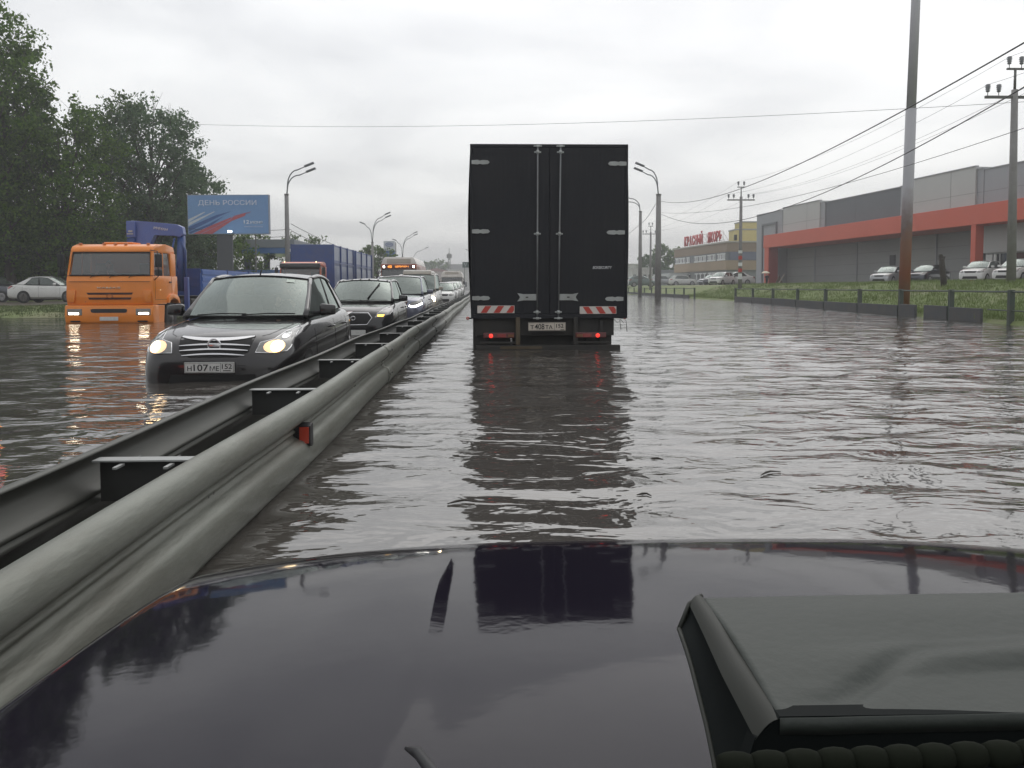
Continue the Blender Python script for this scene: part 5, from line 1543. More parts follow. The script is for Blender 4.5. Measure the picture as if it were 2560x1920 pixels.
# local frame: x along the facade toward the camera, +y is the inside? (left-handed check below)
IN = 1 if (Matrix.Rotation(ang, 3, 'Z') @ Vector((0, 1, 0))).x > 0 else -1      # local y that points away from the road
def wbox(mb, u0, u1, d0, d1, z0, z1, bev=0):
    y0, y1 = sorted((IN * d0, IN * d1)); return mb.box(min(u0, u1), max(u0, u1), y0, y1, z0, z1, bev)
def panel_mat(name, col, var=.06):
    m = mat(name, col, .55, .15, var=var, vscale=.4, dirt=.15, dirtcol=tuple(c * .7 for c in col))
    return m
P_light = panel_mat('panel_light_grey', (.47, .475, .465)); P_mid = panel_mat('panel_mid_grey', (.32, .33, .35))
P_dark = panel_mat('panel_dark_grey', (.13, .14, .155)); P_low = panel_mat('panel_lower_grey', (.33, .335, .32)); P_low2 = panel_mat('panel_lower_dark', (.28, .285, .285))
P_red = panel_mat('band_red', (.56, .115, .07)); P_red_d = panel_mat('column_dark_red', (.30, .05, .045))
UEND = u_of(2560) + 26
DEPTH = 40
zb_top, zb_bot = z_of(2400, 300 + 660 / 2.963 + 0), z_of(2400, 300 + 800 / 2.963)
# upper volume behind the band, bay by bay
bays = [('tower', 1890, 1954, z_of(1922, 533), P_mid, 0.0), ('light', 1954, 2045, z_of(2045, 502), P_light, .05), ('step', 2045, 2056, z_of(2050, 508), P_mid, .15),
        ('dark', 2056, 2243, z_of(2243, 469), P_dark, .25), ('step', 2243, 2262, z_of(2250, 467), P_mid, .15), ('light', 2262, 2430, z_of(2445, 415), P_light, .05),
        ('step', 2430, 2446, z_of(2440, 424), P_mid, .2), ('grey', 2446, None, z_of(2560, 403), P_mid, .25)]
for nm, pa, pb, zt, m_, dd in bays:
    u0 = u_of(pa); u1 = u_of(pb) if pb else UEND
    b = MB(); wbox(b, u0 + .002, u1 - .002, dd, DEPTH, zb_bot + .3, zt)
    o = b.build('wall_panel', m_, wh)
    # sheet joints
    s = MB(); n_ = int((zt - zb_top) / 1.1)
    for i in range(1, n_):
        z_ = zb_top + i * 1.1
        wbox(s, u0 + .01, u1 - .01, dd - .006, dd - .001, z_, z_ + .022)
    for uu in np.arange(u0 + 6, u1 - 2, 6.0): wbox(s, uu, uu + .03, dd - .008, dd - .0021, zb_top + .02, zt - .02)
    if n_ > 1: s.build('panel_joint', panel_mat('joint_grey', (.12, .12, .125)), o)
    c = MB(); wbox(c, u0 - .02, u1 + .02, dd - .06, dd + .25, zt + .002, zt + .09); c.build('parapet_cap', P_mid, o)
# the frame in the left tower
s = MB()
ua, ub = u_of(1904), u_of(1941); zt_ = z_of(1922, 563)
for (u0, u1, z0, z1) in ((ua, ub, zt_, zt_ + .25), (ua, ua + .3, .2, zt_ - .002), (ub - .3, ub, zb_top + .1, zt_ - .002)):
    wbox(s, u0, u1, -.12, -.002, z0, z1)
s.build('tower_frame', panel_mat('tower_frame_grey', (.17, .18, .19)), wh)
b = MB(); wbox(b, u_of(1890), u_of(1910), 0, DEPTH, 0, zb_bot + .298); b.build('wall_panel', P_mid, wh)
# lower wall, set back under the red canopy
u_port = u_of(2430)
edges = [1945, 2037, 2142, 2250, 2340, 2430]
cols = [P_low, P_low2, P_low2, P_low, P_low2]
for (pa, pb), m_ in zip(zip(edges, edges[1:]), cols):
    b = MB(); wbox(b, u_of(pa, 3) + .06, u_of(pb, 3) - .06, 3.0, 6.0, -.3, zb_bot + .28); o = b.build('lower_wall', m_, wh)
    s = MB()
    for z_ in np.arange(1.1, zb_bot, 1.1): wbox(s, u_of(pa, 3) + .07, u_of(pb, 3) - .07, 2.992, 2.999, z_, z_ + .02)
    s.build('panel_joint', panel_mat('joint_grey', (.12, .12, .125)), o)
    s = MB(); wbox(s, u_of(pb, 3) - .055, u_of(pb, 3) + .055, 2.9, 3.1, -.2, zb_bot + .27); s.build('downpipe', P_mid, wh)
# red band and its columns
b = MB(); wbox(b, u_of(1907, -1.2), UEND, -1.2, 3.2, zb_bot, zb_top, .03); b.build('red_band', P_red, wh)
def red_col(p0, p1, p2, m0, m1):
    u0, u1 = u_of(p0, -1.15), u_of(p1, -1.15)
    dd = -1.15
    while dd < 2.5 and u_of(p2, dd) > u1: dd += .02
    b = MB(); wbox(b, u0, u1, -1.15, dd, -.3, zb_bot - .002); b.build('red_column', m0, wh)
    if m1: b = MB(); wbox(b, u1 + .001, u1 + .12, -1.10, dd, -.3, zb_bot - .003); b.build('red_column', m1, wh)
red_col(1910, 1920, 1943, P_red, P_red_d)
red_col(2424, 2436, 2456, P_red, None)
# right part: pale wall with glazed shop front
zg = z_of(2500, 300 + 975 / 2.963)
b = MB(); wbox(b, u_of(2457, .7), UEND, .6, 4, zg, zb_bot - .002); b.build('shop_wall', P_light, wh)
b = MB(); wbox(b, u_of(2459, .7), UEND, .9, 4, -.3, zg - .002); g = b.build('shop_glazing', M_truckglass_solid, wh)
s = MB()
for uu in np.arange(u_of(2459, .7), UEND, 1.5): wbox(s, uu, uu + .09, .82, .898, -.2, zg - .004)
for z_ in (zg - .10, zg - 1.15, .05): wbox(s, u_of(2459, .7), UEND, .80, .819, z_, z_ + .09)
s.build('glazing_frame', mat('frame_pale', (.45, .45, .45), .5), g)
b = MB(); wbox(b, u_of(2463, .7), u_of(2478, .7), .70, .799, -.1, 2.3, .01); b.build('shop_door', mat('door_white', (.62, .62, .60), .4), wh)
b = MB(); wbox(b, u_of(2482, .7), u_of(2488, .7), .70, .799, 1.5, 2.3, .01); b.build('notice', mat('door_white', (.62, .62, .60), .4), wh)
b = MB(); wbox(b, u_of(2225, 3), u_of(2238, 3), 2.90, 2.985, 1.9, 2.9, .01); b.build('notice_board', M_black, wh)

# ------------------------------------------------------------------ brown two-storey works office with roof letters
A2 = at(1685, 705, 158); B2 = at(1815, 705, 131)
A2 = Vector((A2.x, A2.y, 0)); B2 = Vector((B2.x, B2.y, 0)); u2 = (B2 - A2); L2 = u2.length; u2.normalize(); an2 = math.atan2(u2.y, u2.x)
of = thing('office_building', 'brown two-storey works office with window bands and red roof letters', 'building', (A2.x, A2.y, GZ), an2)
IN2 = 1 if (Matrix.Rotation(an2, 3, 'Z') @ Vector((0, 1, 0))).x > 0 else -1
def obox(mb, u0, u1, d0, d1, z0, z1, bev=0):
    y0, y1 = sorted((IN2 * d0, IN2 * d1)); return mb.box(u0, u1, y0, y1, z0, z1, bev)
def hz(py, px=1815, Y=131): return at(px, py, Y).z - GZ
zr_, zw1, zw0, zt1, zl1 = hz(606), hz(400 + 905 / 3.95), hz(400 + 990 / 3.95), hz(400 + 1085 / 3.95), hz(705)
Mb_top = mat('facade_brown', (.27, .205, .15), .8, var=.10, vscale=.3, dirt=.2); Mb_tan = mat('facade_tan', (.34, .26, .175), .8, var=.10, vscale=.3, dirt=.2)
Mb_win = mat('facade_blue_grey', (.17, .19, .21), .6, dirt=.2); Mb_low = mat('facade_lower_grey', (.22, .235, .235), .8, dirt=.3); Mb_end = mat('facade_slate', (.13, .145, .20), .7)
D2 = 18
for nm, z0, z1, m_, inset in (('upper_wall', zw1, zr_, Mb_top, 0), ('window_band', zw0, zw1 - .001, Mb_win, .12), ('middle_wall', zt1, zw0 - .001, Mb_tan, 0), ('ground_floor', -.3, zt1 - .001, Mb_low, .25)):
    b = MB(); obox(b, 0 + (.001 if inset else 0), L2 - inset, inset, D2, z0, z1); b.build(nm, m_, of)
b = MB(); obox(b, L2 - .119, L2 + .03, .6, D2 - .5, zw0 + .03, zw1 - .03); b.build('end_panel', Mb_end, of)
b = MB(); obox(b, L2 + .031, L2 + .12, 12.2, 15.0, zw0 + .25, zw1 - .3); w_ = b.build('window', M_truckglass_solid, of)
b = MB(); obox(b, L2 + .121, L2 + .17, 13.5, 13.8, zw0 + .1, zw1 - .2); obox(b, L2 + .121, L2 + .17, 12.0, 15.2, zw0 + .05, zw0 + .25) if False else None; obox(b, L2 + .171, L2 + .2, 12.1, 15.1, zw1 - .35, zw1 - .2); obox(b, L2 + .171, L2 + .2, 12.1, 15.1, zw0 + .1, zw0 + .3); b.build('window_frame', mat('frame_white', (.68, .70, .70), .5), w_)
M_fw = mat('frame_white', (.68, .70, .70), .5)
def upx(x):   # position along the long facade from the zoomed column (1540.. scale 3.95)
    d = ray(1540 + x / 3.95, 700); det = d.x * (-u2.y) + d.y * u2.x; t = (A2.x * (-u2.y) + A2.y * u2.x) / det
    return (Vector((d.x * t, d.y * t, 0)) - A2).dot(u2)
wins = [598, 632, 665, 706, 785, 825, 865, 915, 957, 1012, 1052]
for x in wins:
    uu = upx(x)
    b = MB(); obox(b, uu - .9, uu + .9, .06, .115, zw0 + .12, zw1 - .15); w_ = b.build('window', M_truckglass_solid, of)
    b = MB(); obox(b, uu - .95, uu + .95, .02, .059, zw0 + .05, zw0 + .28); obox(b, uu - .95, uu + .95, .02, .059, zw1 - .35, zw1 - .2); obox(b, uu - .16, uu + .16, .02, .059, zw0 + .285, zw1 - .355)
    obox(b, uu + .62, uu + .9, .03, .059, zw0 + .285, zw1 - .355)
    b.build('window_frame', M_fw, w_)
for x in wins[3:]:
    uu = upx(x)
    b = MB(); obox(b, uu - .8, uu + .8, .18, .245, .9, zt1 - .35); w_ = b.build('window', M_truckglass_solid, of)
    b = MB(); obox(b, uu - .9, uu + .9, .14, .179, .75, .95); obox(b, uu - .9, uu + .9, .14, .179, zt1 - .5, zt1 - .3); obox(b, uu - .15, uu + .15, .14, .179, .955, zt1 - .505); b.build('window_frame', M_fw, w_)
b = MB(); obox(b, upx(545) if upx(545) > -6 else -6, upx(718), -3.5, -.002, zt1 - .9, zt1 - .25, .03); b.build('entrance_canopy', mat('canopy_pale', (.50, .52, .52), .6), of)
b = MB(); obox(b, .5, upx(710), -.1, .24, .0, zt1 - .95); b.build('entrance_glazing', M_truckglass_solid, of)
b = MB(); obox(b, -.15, L2 + .15, -.15, D2, zr_ + .001, zr_ + .22); b.build('roof_edge', mat('roof_edge_pale', (.42, .40, .36), .6), of)
M_letters = mat('letters_red', (.50, .06, .06), .5)
lu0, lu1, lu2, lu3 = upx(655), upx(838), upx(880), upx(1026)
zl0 = zr_ + .4
HL = 1.75
for word, a, b_ in (('КРАСНЫЙ', lu0, lu1), ('ЯКОРЬ', lu2, lu3)):
    n_ = len(word); w_ = (b_ - a) / n_
    for i, chx in enumerate(word):
        cx_ = a + (i + .5) * w_
        # the reader stands on the road: letters face away from the inside
        rot = (PI / 2, 0, 0) if IN2 > 0 else (PI / 2, 0, PI)
        order = cx_
        hh = HL * (1.28 if chx == 'Й' else 1.0)
        text('roof_letter', chx, M_letters, of, (order, -IN2 * (-.35), zl0 + hh / 2), rot, w_ * .80, hh, .12, bold=.03)
fr = MB()
for uu in np.arange(lu0, lu3, 1.6): fr.tube([(uu, IN2 * .5, zr_ + .2), (uu, IN2 * .5, zl0 + HL * .95)], .035, 4); fr.tube([(uu, IN2 * 1.6, zr_ + .2), (uu, IN2 * .5, zl0 + HL * .8)], .03, 4)
for z_ in (zl0 + .15, zl0 + HL * .9): fr.tube([(lu0, IN2 * .5, z_), (lu3, IN2 * .5, z_)], .035, 4)
fr.build('letter_frame', mat('letter_frame_pale', (.45, .40, .38), .6), of)
b = MB()
p = upx(1125); b.box(p - .2, p + .2, IN2 * .8 - .2, IN2 * .8 + .2, zr_ + .221, zr_ + 1.1, .05); b.build('roof_vent', M_frame, of)

# yellow hall behind, white and grey distant blocks
def block(name, label, pxa, pxb, py_top, Y, depth, wallm, roofm=None, wins=0, zbase=1.0, roofh=0.0, cat='building', rows=1, group=None):
    a = at(pxa, 705, Y); b_ = at(pxb, 705, Y); top = at((pxa + pxb) / 2, py_top, Y).z
    t = thing(name, label, cat, ((a.x + b_.x) / 2, Y, zbase), 0, group)
    w = (b_.x - a.x) / 2; h = top - zbase
    MB().box(-w, w, 0, depth, -.6, h).build('wall', wallm, t)
    if roofh > 0:
        MB().prism([(-w - .3, h + .001), (w + .3, h + .001), (0, h + roofh)], 'y', -.3, depth + .3).build('roof', roofm, t)
    else:
        MB().box(-w - .1, w + .1, -.1, depth + .1, h + .001, h + .25).build('roof', roofm or wallm, t)
    if wins:
        for rr_ in range(rows):
            for i in range(wins):
                x = lerp(-w, w, (i + .5) / wins); zz0 = .9 + rr_ * (h - .6) / rows
                zz1 = zz0 + min(1.5, (h / rows) * .5)
                q = MB().box(x - w / wins * .55, x + w / wins * .55, -.06, -.002, zz0, zz1).build('window', M_truckglass_solid, t)
                MB().box(x - w / wins * .62, x + w / wins * .62, -.10, -.061, zz0 - .12, zz0 - .02).build('window_sill', M_fw, q)
    return t
M_yel = mat('facade_yellow', (.58, .48, .17), .8, dirt=.25, vscale=.4)
block('hall', 'pale yellow tall hall rising behind the brown office', 1839, 1900, 575, 165, 5, M_yel, mat('roof_grey', (.3, .3, .3), .7))
block('hall', 'upper yellow block beside the warehouse left corner', 1853, 1905, 556, 172, 5, M_yel, mat('roof_grey', (.3, .3, .3), .7))
M_wht = mat('facade_white', (.55, .55, .53), .8, dirt=.3)
block('low_building', 'white low building with a window strip right of the black truck', 1500, 1608, 662, 190, 18, M_wht, M_wht, 8, rows=2)
block('low_building', 'white single-storey gatehouse between the lamp posts', 1580, 1631, 672, 165, 8, M_wht, M_wht, 4)
block('kiosk', 'small grey flat-roofed building beside the trees left of the office', 1652, 1690, 678, 168, 8, mat('facade_grey_blue', (.26, .28, .30), .8), None, 2)
M_far = mat('facade_far_grey', (.33, .33, .34), .9); M_far2 = mat('facade_far_rose', (.40, .33, .33), .9)
block('distant_building', 'long grey distant block closing the road', 1040, 1190, 662, 360, 20, M_far, M_far, 10, 0.2, rows=2)
block('distant_building', 'rose-roofed low distant building above the queue', 1052, 1128, 679, 300, 14, M_far2, mat('roof_rose', (.28, .14, .14), .9), 5, 0.2, roofh=1.2)
block('distant_building', 'pale distant warehouse beside the truck', 1120, 1200, 676, 260, 16, M_wht, M_wht, 3, 0.2)
block('distant_building', 'white distant building left of the far queue', 1066, 1090, 686, 200, 6, M_wht, M_wht, 0, 0.2)
# dark roadside board with a white V mark by the truck
p = at(1168, 660, 150)
t = thing('road_sign', 'dark green roadside board with a white chevron mark left of the black truck', 'road sign', (p.x, 150, .1))
z0_, z1_ = at(1168, 669, 150).z, at(1168, 655, 150).z
MB().box(-.85, 1.4, -.05, .05, z0_ - .1, z1_ - .1, .02).build('sign_board', mat('sign_dark_green', (.03, .07, .06), .5), t)
MB().tube([(-.5, -.056, z1_ - .3), (-.32, -.056, z0_ + .1), (-.12, -.056, z1_ - .3)], .04, 5).build('sign_mark', M_fw, t)
for x in (-.5, 1.1): MB().tube([(x, .08, -.6), (x, .08, z1_ - .15)], .05, 8).build('post', M_post, t)
# lattice mast
p = at(1123, 640, 330); mz = at(1123, 633, 330).z
t = thing('lattice_mast', 'thin distant lattice mast above the grey block', 'mast', (p.x, 330, 0.1))
m_ = MB()
for a, b_ in ((-.7, -.7), (.7, -.7), (.7, .7), (-.7, .7)): m_.tube([(a, b_, -.5), (a * .35, b_ * .35, mz)], .14, 4)
for i in range(9):
    s0, s1 = lerp(1, .4, i / 9), lerp(1, .4, (i + 1) / 9); za_, zb__ = mz * i / 9, mz * (i + 1) / 9
    for (a, b_), (c, d_) in (((-.7, -.7), (.7, -.7)), ((.7, -.7), (.7, .7)), ((.7, .7), (-.7, .7)), ((-.7, .7), (-.7, -.7))): m_.tube([(a * s0, b_ * s0, za_), (c * s1, d_ * s1, zb__)], .06, 4)
m_.build('lattice', M_post, t)
MB().tube([(0, 0, mz), (0, 0, mz + 2)], .12, 5).tube([(0, 0, mz - 2.0), (0, 0, mz - .5)], [1.0, 1.0], 8).build('mast_head', M_post, t)

# ------------------------------------------------------------------ lamp posts
M_lampgrey = mat('lamp_head_grey', (.16, .17, .18), .5, .3)
def lamp_post(label, px, Y, h_top, h_col, r0, side_=1, arms=2, zb=None, reach=1.9):
    p = at(px, 700, Y); zb = ground_z(p.x, Y) if zb is None else zb
    t = thing('street_lamp', label, 'street lamp', (p.x, Y, zb - .3), 0, 'street lamps along the road')
    H = h_top - zb + .3; Hc = h_col - zb + .3
    MB().cyl((0, 0, 0), (0, 0, Hc), r0, r0 * .68, 14).build('pole', M_concrete, t, True)
    MB().lathe([(r0 * .8, -.05), (r0 * .8, .05)], (0, 0, Hc - .04), 'z', 14).build('collar', M_post, t)
    for k in range(arms):
        s = side_ if k < 2 else -side_
        dy = (-.25 if k == 0 else .35) * (1 if arms > 1 else 0)
        dz = 0 if k == 0 else -.35
        rch = reach * (.55 if k == 2 else 1)
        if k == 2: dy, dz = 0, -1.3
        pts = [(0, 0, Hc - .3 + .02 * k)]
        n_ = 7
        for i in range(n_):
            a = i / (n_ - 1) * PI / 2
            pts.append((s * (.08 + rch * .55 * (1 - math.cos(a)) + .0), dy * i / (n_ - 1), Hc + (H - Hc + dz) * (.25 + .62 * math.sin(a))))
        pts.append((s * (rch), dy, H + dz * .9))
        ar = MB().tube(pts, [.055] + [.045] * n_ + [.03], 8).build('arm', M_lampgrey, t, True)
        e = Vector(pts[-1]); q = MB()
        q.box(e.x - .10, e.x + .10, e.y - .3, e.y + .3, e.z - .06, e.z + .06, .03) if False else q.box(min(e.x - s * .1, e.x + s * .65), max(e.x - s * .1, e.x + s * .65), e.y - .15, e.y + .15, e.z - .05, e.z + .09, .04, Matrix.Rotation(-s * R(22), 3, 'Y'), e)
        q.build('lamp_head', M_lampgrey, ar, True)
    return t, Vector((p.x, Y, zb - .3)), Hc
lamp_post('nearest lamp post on the left, just right of the billboard', 720, 63, 9.9, 7.9, .21, 1, 2, 0, 1.5)
lamp_post('second lamp post on the left, above the blue trailer end', 932, 105, 10.0, 6.6, .21, 1, 3, 0, 1.7)
lamp_post('third lamp post on the left, above the bus roof', 1007, 138, 9.8, 6.0, .2, 1, 3, 0, 1.9)
lamp_post('smallest far lamp post just left of the road, right of the bus', 1031, 186, 9.6, 5.0, .2, 1, 1, 0, 3.0)
lamp_post('far lamp tip beside the upper left edge of the black truck', 1178, 210, 10.2, 8.5, .16, -1, 1, 0, .8)
lpR, lpR_p, lpR_h = lamp_post('tall lamp post right of the black truck standing in the far railing', 1645, 66, 10.4, 8.25, .27, -1, 2, None, 1.3)
lamp_post('lamp post just right of the black truck with a single long curved arm', 1600, 88, 10.4, 8.9, .22, -1, 2, None, 1.9)
# the big foreground pole, rusty below
bp_ = at(2259, 759, 29.6)
M_bigpole = bpy.data.materials.new('pole_rust_to_grey'); M_bigpole.use_nodes = True
n, l = M_bigpole.node_tree.nodes, M_bigpole.node_tree.links
b = n['Principled BSDF']; b.inputs['Roughness'].default_value = .8
tc = n.new('ShaderNodeTexCoord'); sp = n.new('ShaderNodeSeparateXYZ'); l.new(tc.outputs['Object'], sp.inputs[0])
nz = n.new('ShaderNodeTexNoise'); nz.inputs['Scale'].default_value = 2.5; nz.inputs['Detail'].default_value = 8; l.new(tc.outputs['Object'], nz.inputs['Vector'])
ma = n.new('ShaderNodeMath'); ma.operation = 'MULTIPLY_ADD'; ma.inputs[1].default_value = 1.6; l.new(nz.outputs['Fac'], ma.inputs[0]); l.new(sp.outputs['Z'], ma.inputs[2])
cr = n.new('ShaderNodeValToRGB')
els = [(0.0, (.20, .085, .05)), (.14, (.24, .12, .065)), (.20, (.29, .11, .06)), (.27, (.26, .13, .08)), (.34, (.19, .14, .13)), (.45, (.38, .38, .40))]
cr.color_ramp.elements[0].position = 0; cr.color_ramp.elements[0].color = (*els[0][1], 1)
cr.color_ramp.elements[1].position = els[-1][0]; cr.color_ramp.elements[1].color = (*els[-1][1], 1)
for ps, c_ in els[1:-1]:
    e = cr.color_ramp.elements.new(ps); e.color = (*c_, 1)
m2 = n.new('ShaderNodeMath'); m2.operation = 'DIVIDE'; m2.inputs[1].default_value = 12.0; l.new(ma.outputs[0], m2.inputs[0])
l.new(m2.outputs[0], cr.inputs[0]); l.new(cr.outputs[0], b.inputs['Base Color'])
t = thing('tall_pole', 'tall concrete pole with rust-stained lower part rising out of the picture behind the near railing', 'pole', (bp_.x, 29.6, -.1))
MB().cyl((0, 0, 0), (.10, 0, 7.35), .195, .180, 20).build('lower_shaft', M_bigpole, t, True)
MB().cyl((.10, 0, 7.34), (.22, 0, 13.5), .162, .145, 20).build('upper_shaft', mat('pole_pale_grey', (.42, .42, .44), .8, var=.08, vscale=2), t, True)

# ------------------------------------------------------------------ utility poles
M_ins = mat('insulator_grey', (.16, .17, .18), .3, coat=.6)
ends = {}
def utility_pole(label, px, Y, stripes=False, key=None):
    p = at(px, 705, Y); zb = ground_z(p.x, Y)
    t = thing('utility_pole', label, 'utility pole', (p.x, Y, zb), 0, 'utility poles carrying the power line')
    top = 9.65 - zb
    zc_ = 8.35 - zb
    MB().cyl((0, 0, -.3), (-.10 if Y < 40 else 0, 0, zc_ + .15), .175, .115, 12).build('shaft', M_concrete, t, True)
    ox = -.10 if Y < 40 else 0
    ex = MB().cyl((ox, 0, zc_ + .15), (ox, 0, top - .35), .05, .045, 8).build('top_spike', M_post, t, True)
    ca = MB().box(-1.15 + ox, 1.15 + ox, -.05, .05, zc_ - .18, zc_ - .08, .005).build('crossarm', M_post, t)
    cb_ = MB().box(-.33 + ox, .33 + ox, -.04, .04, top - .40, top - .33, .005).build('top_bracket', M_post, t)
    pos = []
    for x, z0, par in ((-1.05, zc_ - .08, ca), (-.62, zc_ - .08, ca), (.62, zc_ - .08, ca), (1.05, zc_ - .08, ca), (-.24, top - .33, cb_), (.24, top - .33, cb_)):
        q = MB().cyl((x + ox, 0, z0), (x + ox, 0, z0 + .16), .015, .015, 6)
        q.lathe([(.05, .14), (.085, .18), (.05, .21), (.10, .25), (.06, .28), (.11, .33), (.07, .36), (.10, .40), (.05, .44)], (x + ox, 0, z0), 'z', 10)
        q.build('insulator', M_ins, par, True); pos.append(Vector((p.x + x + ox, Y, zb + z0 + .42)))
    if stripes:
        for za_, m_ in ((.55, M_fw), (.95, M_refl_r), (1.30, M_fw), (1.75, M_refl_r), (2.2, M_fw)):
            pass
    ends[key] = pos
    return t, p, zb
utility_pole('right utility pole on the grass bank near the picture edge', 2528, 32, key='a')
t, p, zb = utility_pole('striped utility pole standing before the brown office', 1850, 70, key='b')
for z_, m_ in ((3.02, M_fw), (1.95, M_fw), (.85, M_fw), (1.45, M_refl_r), (2.5, M_refl_r)):
    h_ = .24 if z_ > 3 else .30
    MB().lathe([(.172 - .004 * z_, 0), (.172 - .004 * z_, h_ * (1.6 if z_ < 1 else 1))], (0, 0, z_), 'z', 12).build('painted_band', m_, t, False)
utility_pole('farthest utility pole between the two lamp posts', 1626, 115, key='c')

def wire(label, pts, r=.012, grp='overhead wires', sag=None):
    """a hanging wire through the given points in space"""
    pts = [Vector(p) for p in pts]
    out = []
    if len(pts) == 2:
        n_ = 28
        for i in range(n_ + 1):
            t = i / n_; q = pts[0].lerp(pts[1], t); q.z -= 4 * (sag or 0) * t * (1 - t); out.append(q)
    elif len(pts) == 3:         # parabola through a middle point
        a, b_, c = pts
        tm = (b_ - a).to_2d().length / (c - a).to_2d().length
        lz = lerp(a.z, c.z, tm); k = (lz - b_.z) / (tm * (1 - tm))
        for i in range(37):
            t = i / 36; q = a.lerp(c, t); q.z -= k * t * (1 - t); out.append(q)
    o = MB().tube(out, r, 5).build('overhead_wire', M_wire, None, True)
    return tag(o, label, 'overhead wire', grp)
def mid(a, c, px, py):
    """point of the vertical plane a-c seen at a photo pixel"""
    a, c = Vector(a), Vector(c); d = ray(px, py); e = (c - a)
    det = d.x * (-e.y) + d.y * e.x
    t = (a.x * (-e.y) + a.y * e.x) / det
    return Vector((d.x * t, d.y * t, 1.0 + d.z * t))
la = lambda z: Vector((lpR_p.x + .2, lpR_p.y, z))
lz1 = at(1653, 503, 66).z; lz2 = at(1654, 535, 66).z
c1 = at(2600, 84, 14); wire('upper thick cable from the tall lamp post to the top right corner', [la(lz1), mid(la(lz1), c1, 2020, 400), c1], .015)
c2 = at(2640, 170, 18); wire('lower thick sagging cable from the tall lamp post past the foreground pole', [la(lz2), mid(la(lz2), c2, 1889, 542), c2], .015)
c3_ = at(2620, 300, 22); wire('lowest cable rising right past the utility pole above the warehouse', [la(lz2 + .1), mid(la(lz2 + .1), c3_, 2084, 467), c3_], .010)
w0 = at(385, 307, 75); w1 = at(2570, 254, 40); wire('thin wire spanning the whole road high above the black truck', [w0, mid(w0, w1, 1175, 314), w1], .011)
lk = at(1645, 510, 66); lk2 = at(1600, 560, 88); lk3 = at(1530, 606, 120)
wire('short cable sloping down left from the tall lamp post to the next one', [Vector((lk.x - .2, 66, lk.z)), lk2], .02, sag=.25)
wire('short cable sloping down from the lamp post to behind the black truck', [lk2, lk3], .02, sag=.3)
for i, nm in enumerate(('outer left', 'inner left', 'inner right', 'outer right', 'top left', 'top right')):
    for ka, kb, seg in (('a', 'b', 'near'), ('b', 'c', 'far')):
        if i in (1, 5) or (seg == 'far' and i in (2,)): continue
        wire('%s power line wire on the %s span between the utility poles' % (nm, seg), [ends[ka][i], ends[kb][i]], .007, 'power line wires', sag=.7 if seg == 'near' else .6)
    if i in (0, 2, 4):
        e0 = ends['a'][i]; wire('%s power line wire leaving the right utility pole out of the picture' % nm, [e0, e0 + Vector((-1.5, -22, .3))], .007, 'power line wires', sag=.5)
# wires on the left, between the lamp posts
q0, q1, q2 = at(728, 560, 63), at(932, 640, 105), at(1007, 660, 138)
for k, (dz, lab) in enumerate(((0, 'upper'), (-.5, 'lower'))):
    wire('%s cable dropping right from the nearest left lamp post' % lab, [q0 + Vector((0, 0, dz)), q1 + Vector((0, 0, dz))], .022, 'cables between left lamp posts', sag=.4)
    a_ = at(150, 530 + 22 * k, 58); wire('%s cable running left from the nearest left lamp post across the trees' % lab, [q0 + Vector((0, 0, dz - .4)), a_], .018, 'cables between left lamp posts', sag=.5)

# ------------------------------------------------------------------ billboard
bl = at(473, 718, 61); br_ = at(678, 718, 61)
cx_ = (bl.x + br_.x) / 2; hw_ = (br_.x - bl.x) / 2
zT, zB = at(575, 487, 61).z, at(575, 586, 61).z
t = thing('billboard', 'blue holiday billboard with tricolour streaks and the words ДЕНЬ РОССИИ', 'billboard', (cx_, 61, .1), R(-2))
M_bbl = mat('billboard_blue', (.16, .29, .52), .5, var=.18, vscale=.5)
pn = MB().box(-hw_, hw_, -.1, .25, zB - .1, zT - .1, .02).build('frame', mat('billboard_frame', (.25, .28, .34), .5), t)
pf = MB().box(-hw_ + .05, hw_ - .05, -.108, -.1005, zB - .05, zT - .15).build('poster', M_bbl, t)
M_bw = mat('billboard_white', (.50, .54, .60), .5, var=.3, vscale=2.5, stretch=(1, 1, 4)); M_br = mat('billboard_red', (.42, .10, .12), .5, var=.35, vscale=2.5, stretch=(1, 1, 4)); M_bb2 = mat('billboard_navy', (.05, .11, .29), .5, var=.3, vscale=2.5)
def bz(x, y):   # from the zoomed photo of the poster
    return (lerp(-hw_, hw_, (x - 130) / 1880), lerp(zT, zB, (y - 150) / 920) - .1)
def streak(poly, m_, k): MB().prism([bz(*q) for q in poly], 'y', -.1085 - .003 * k - .002, -.1085 - .003 * k + .0).build('streak', m_, pf)
streak([(150, 720), (520, 545), (545, 555), (150, 790)], M_bw, 0)
streak([(150, 800), (740, 540), (770, 545), (250, 820), (150, 880)], M_bw, 0)
streak([(150, 900), (800, 620), (1150, 530), (900, 640), (150, 1010)], M_bb2, 0)
streak([(150, 1020), (620, 830), (980, 640), (700, 850), (180, 1060)], M_bb2, 1)
streak([(250, 1055), (700, 850), (1150, 670), (1130, 720), (800, 880), (420, 1058)], M_br, 2)
streak([(440, 1058), (1130, 730), (1180, 660), (1480, 570), (1460, 640), (1150, 760), (700, 1058)], M_br, 3)
streak([(1180, 640), (1600, 540), (1560, 580), (1300, 640)], mat('billboard_rose', (.26, .16, .28), .5), 1)
x_, z_ = bz(1055, 345)
M_bt = mat('billboard_text', (.60, .64, .74), .5)
text('poster_lettering', 'ДЕНЬ РОССИИ', M_bt, pf, (x_, -.1095, z_), FRONT, bz(1725, 0)[0] - bz(385, 0)[0], .42, .02, bold=.0)
x_, z_ = bz(1490, 785); text('poster_lettering', '12', M_bt, pf, (x_, -.1095, z_), FRONT, .40, .26, .004, bold=.03)
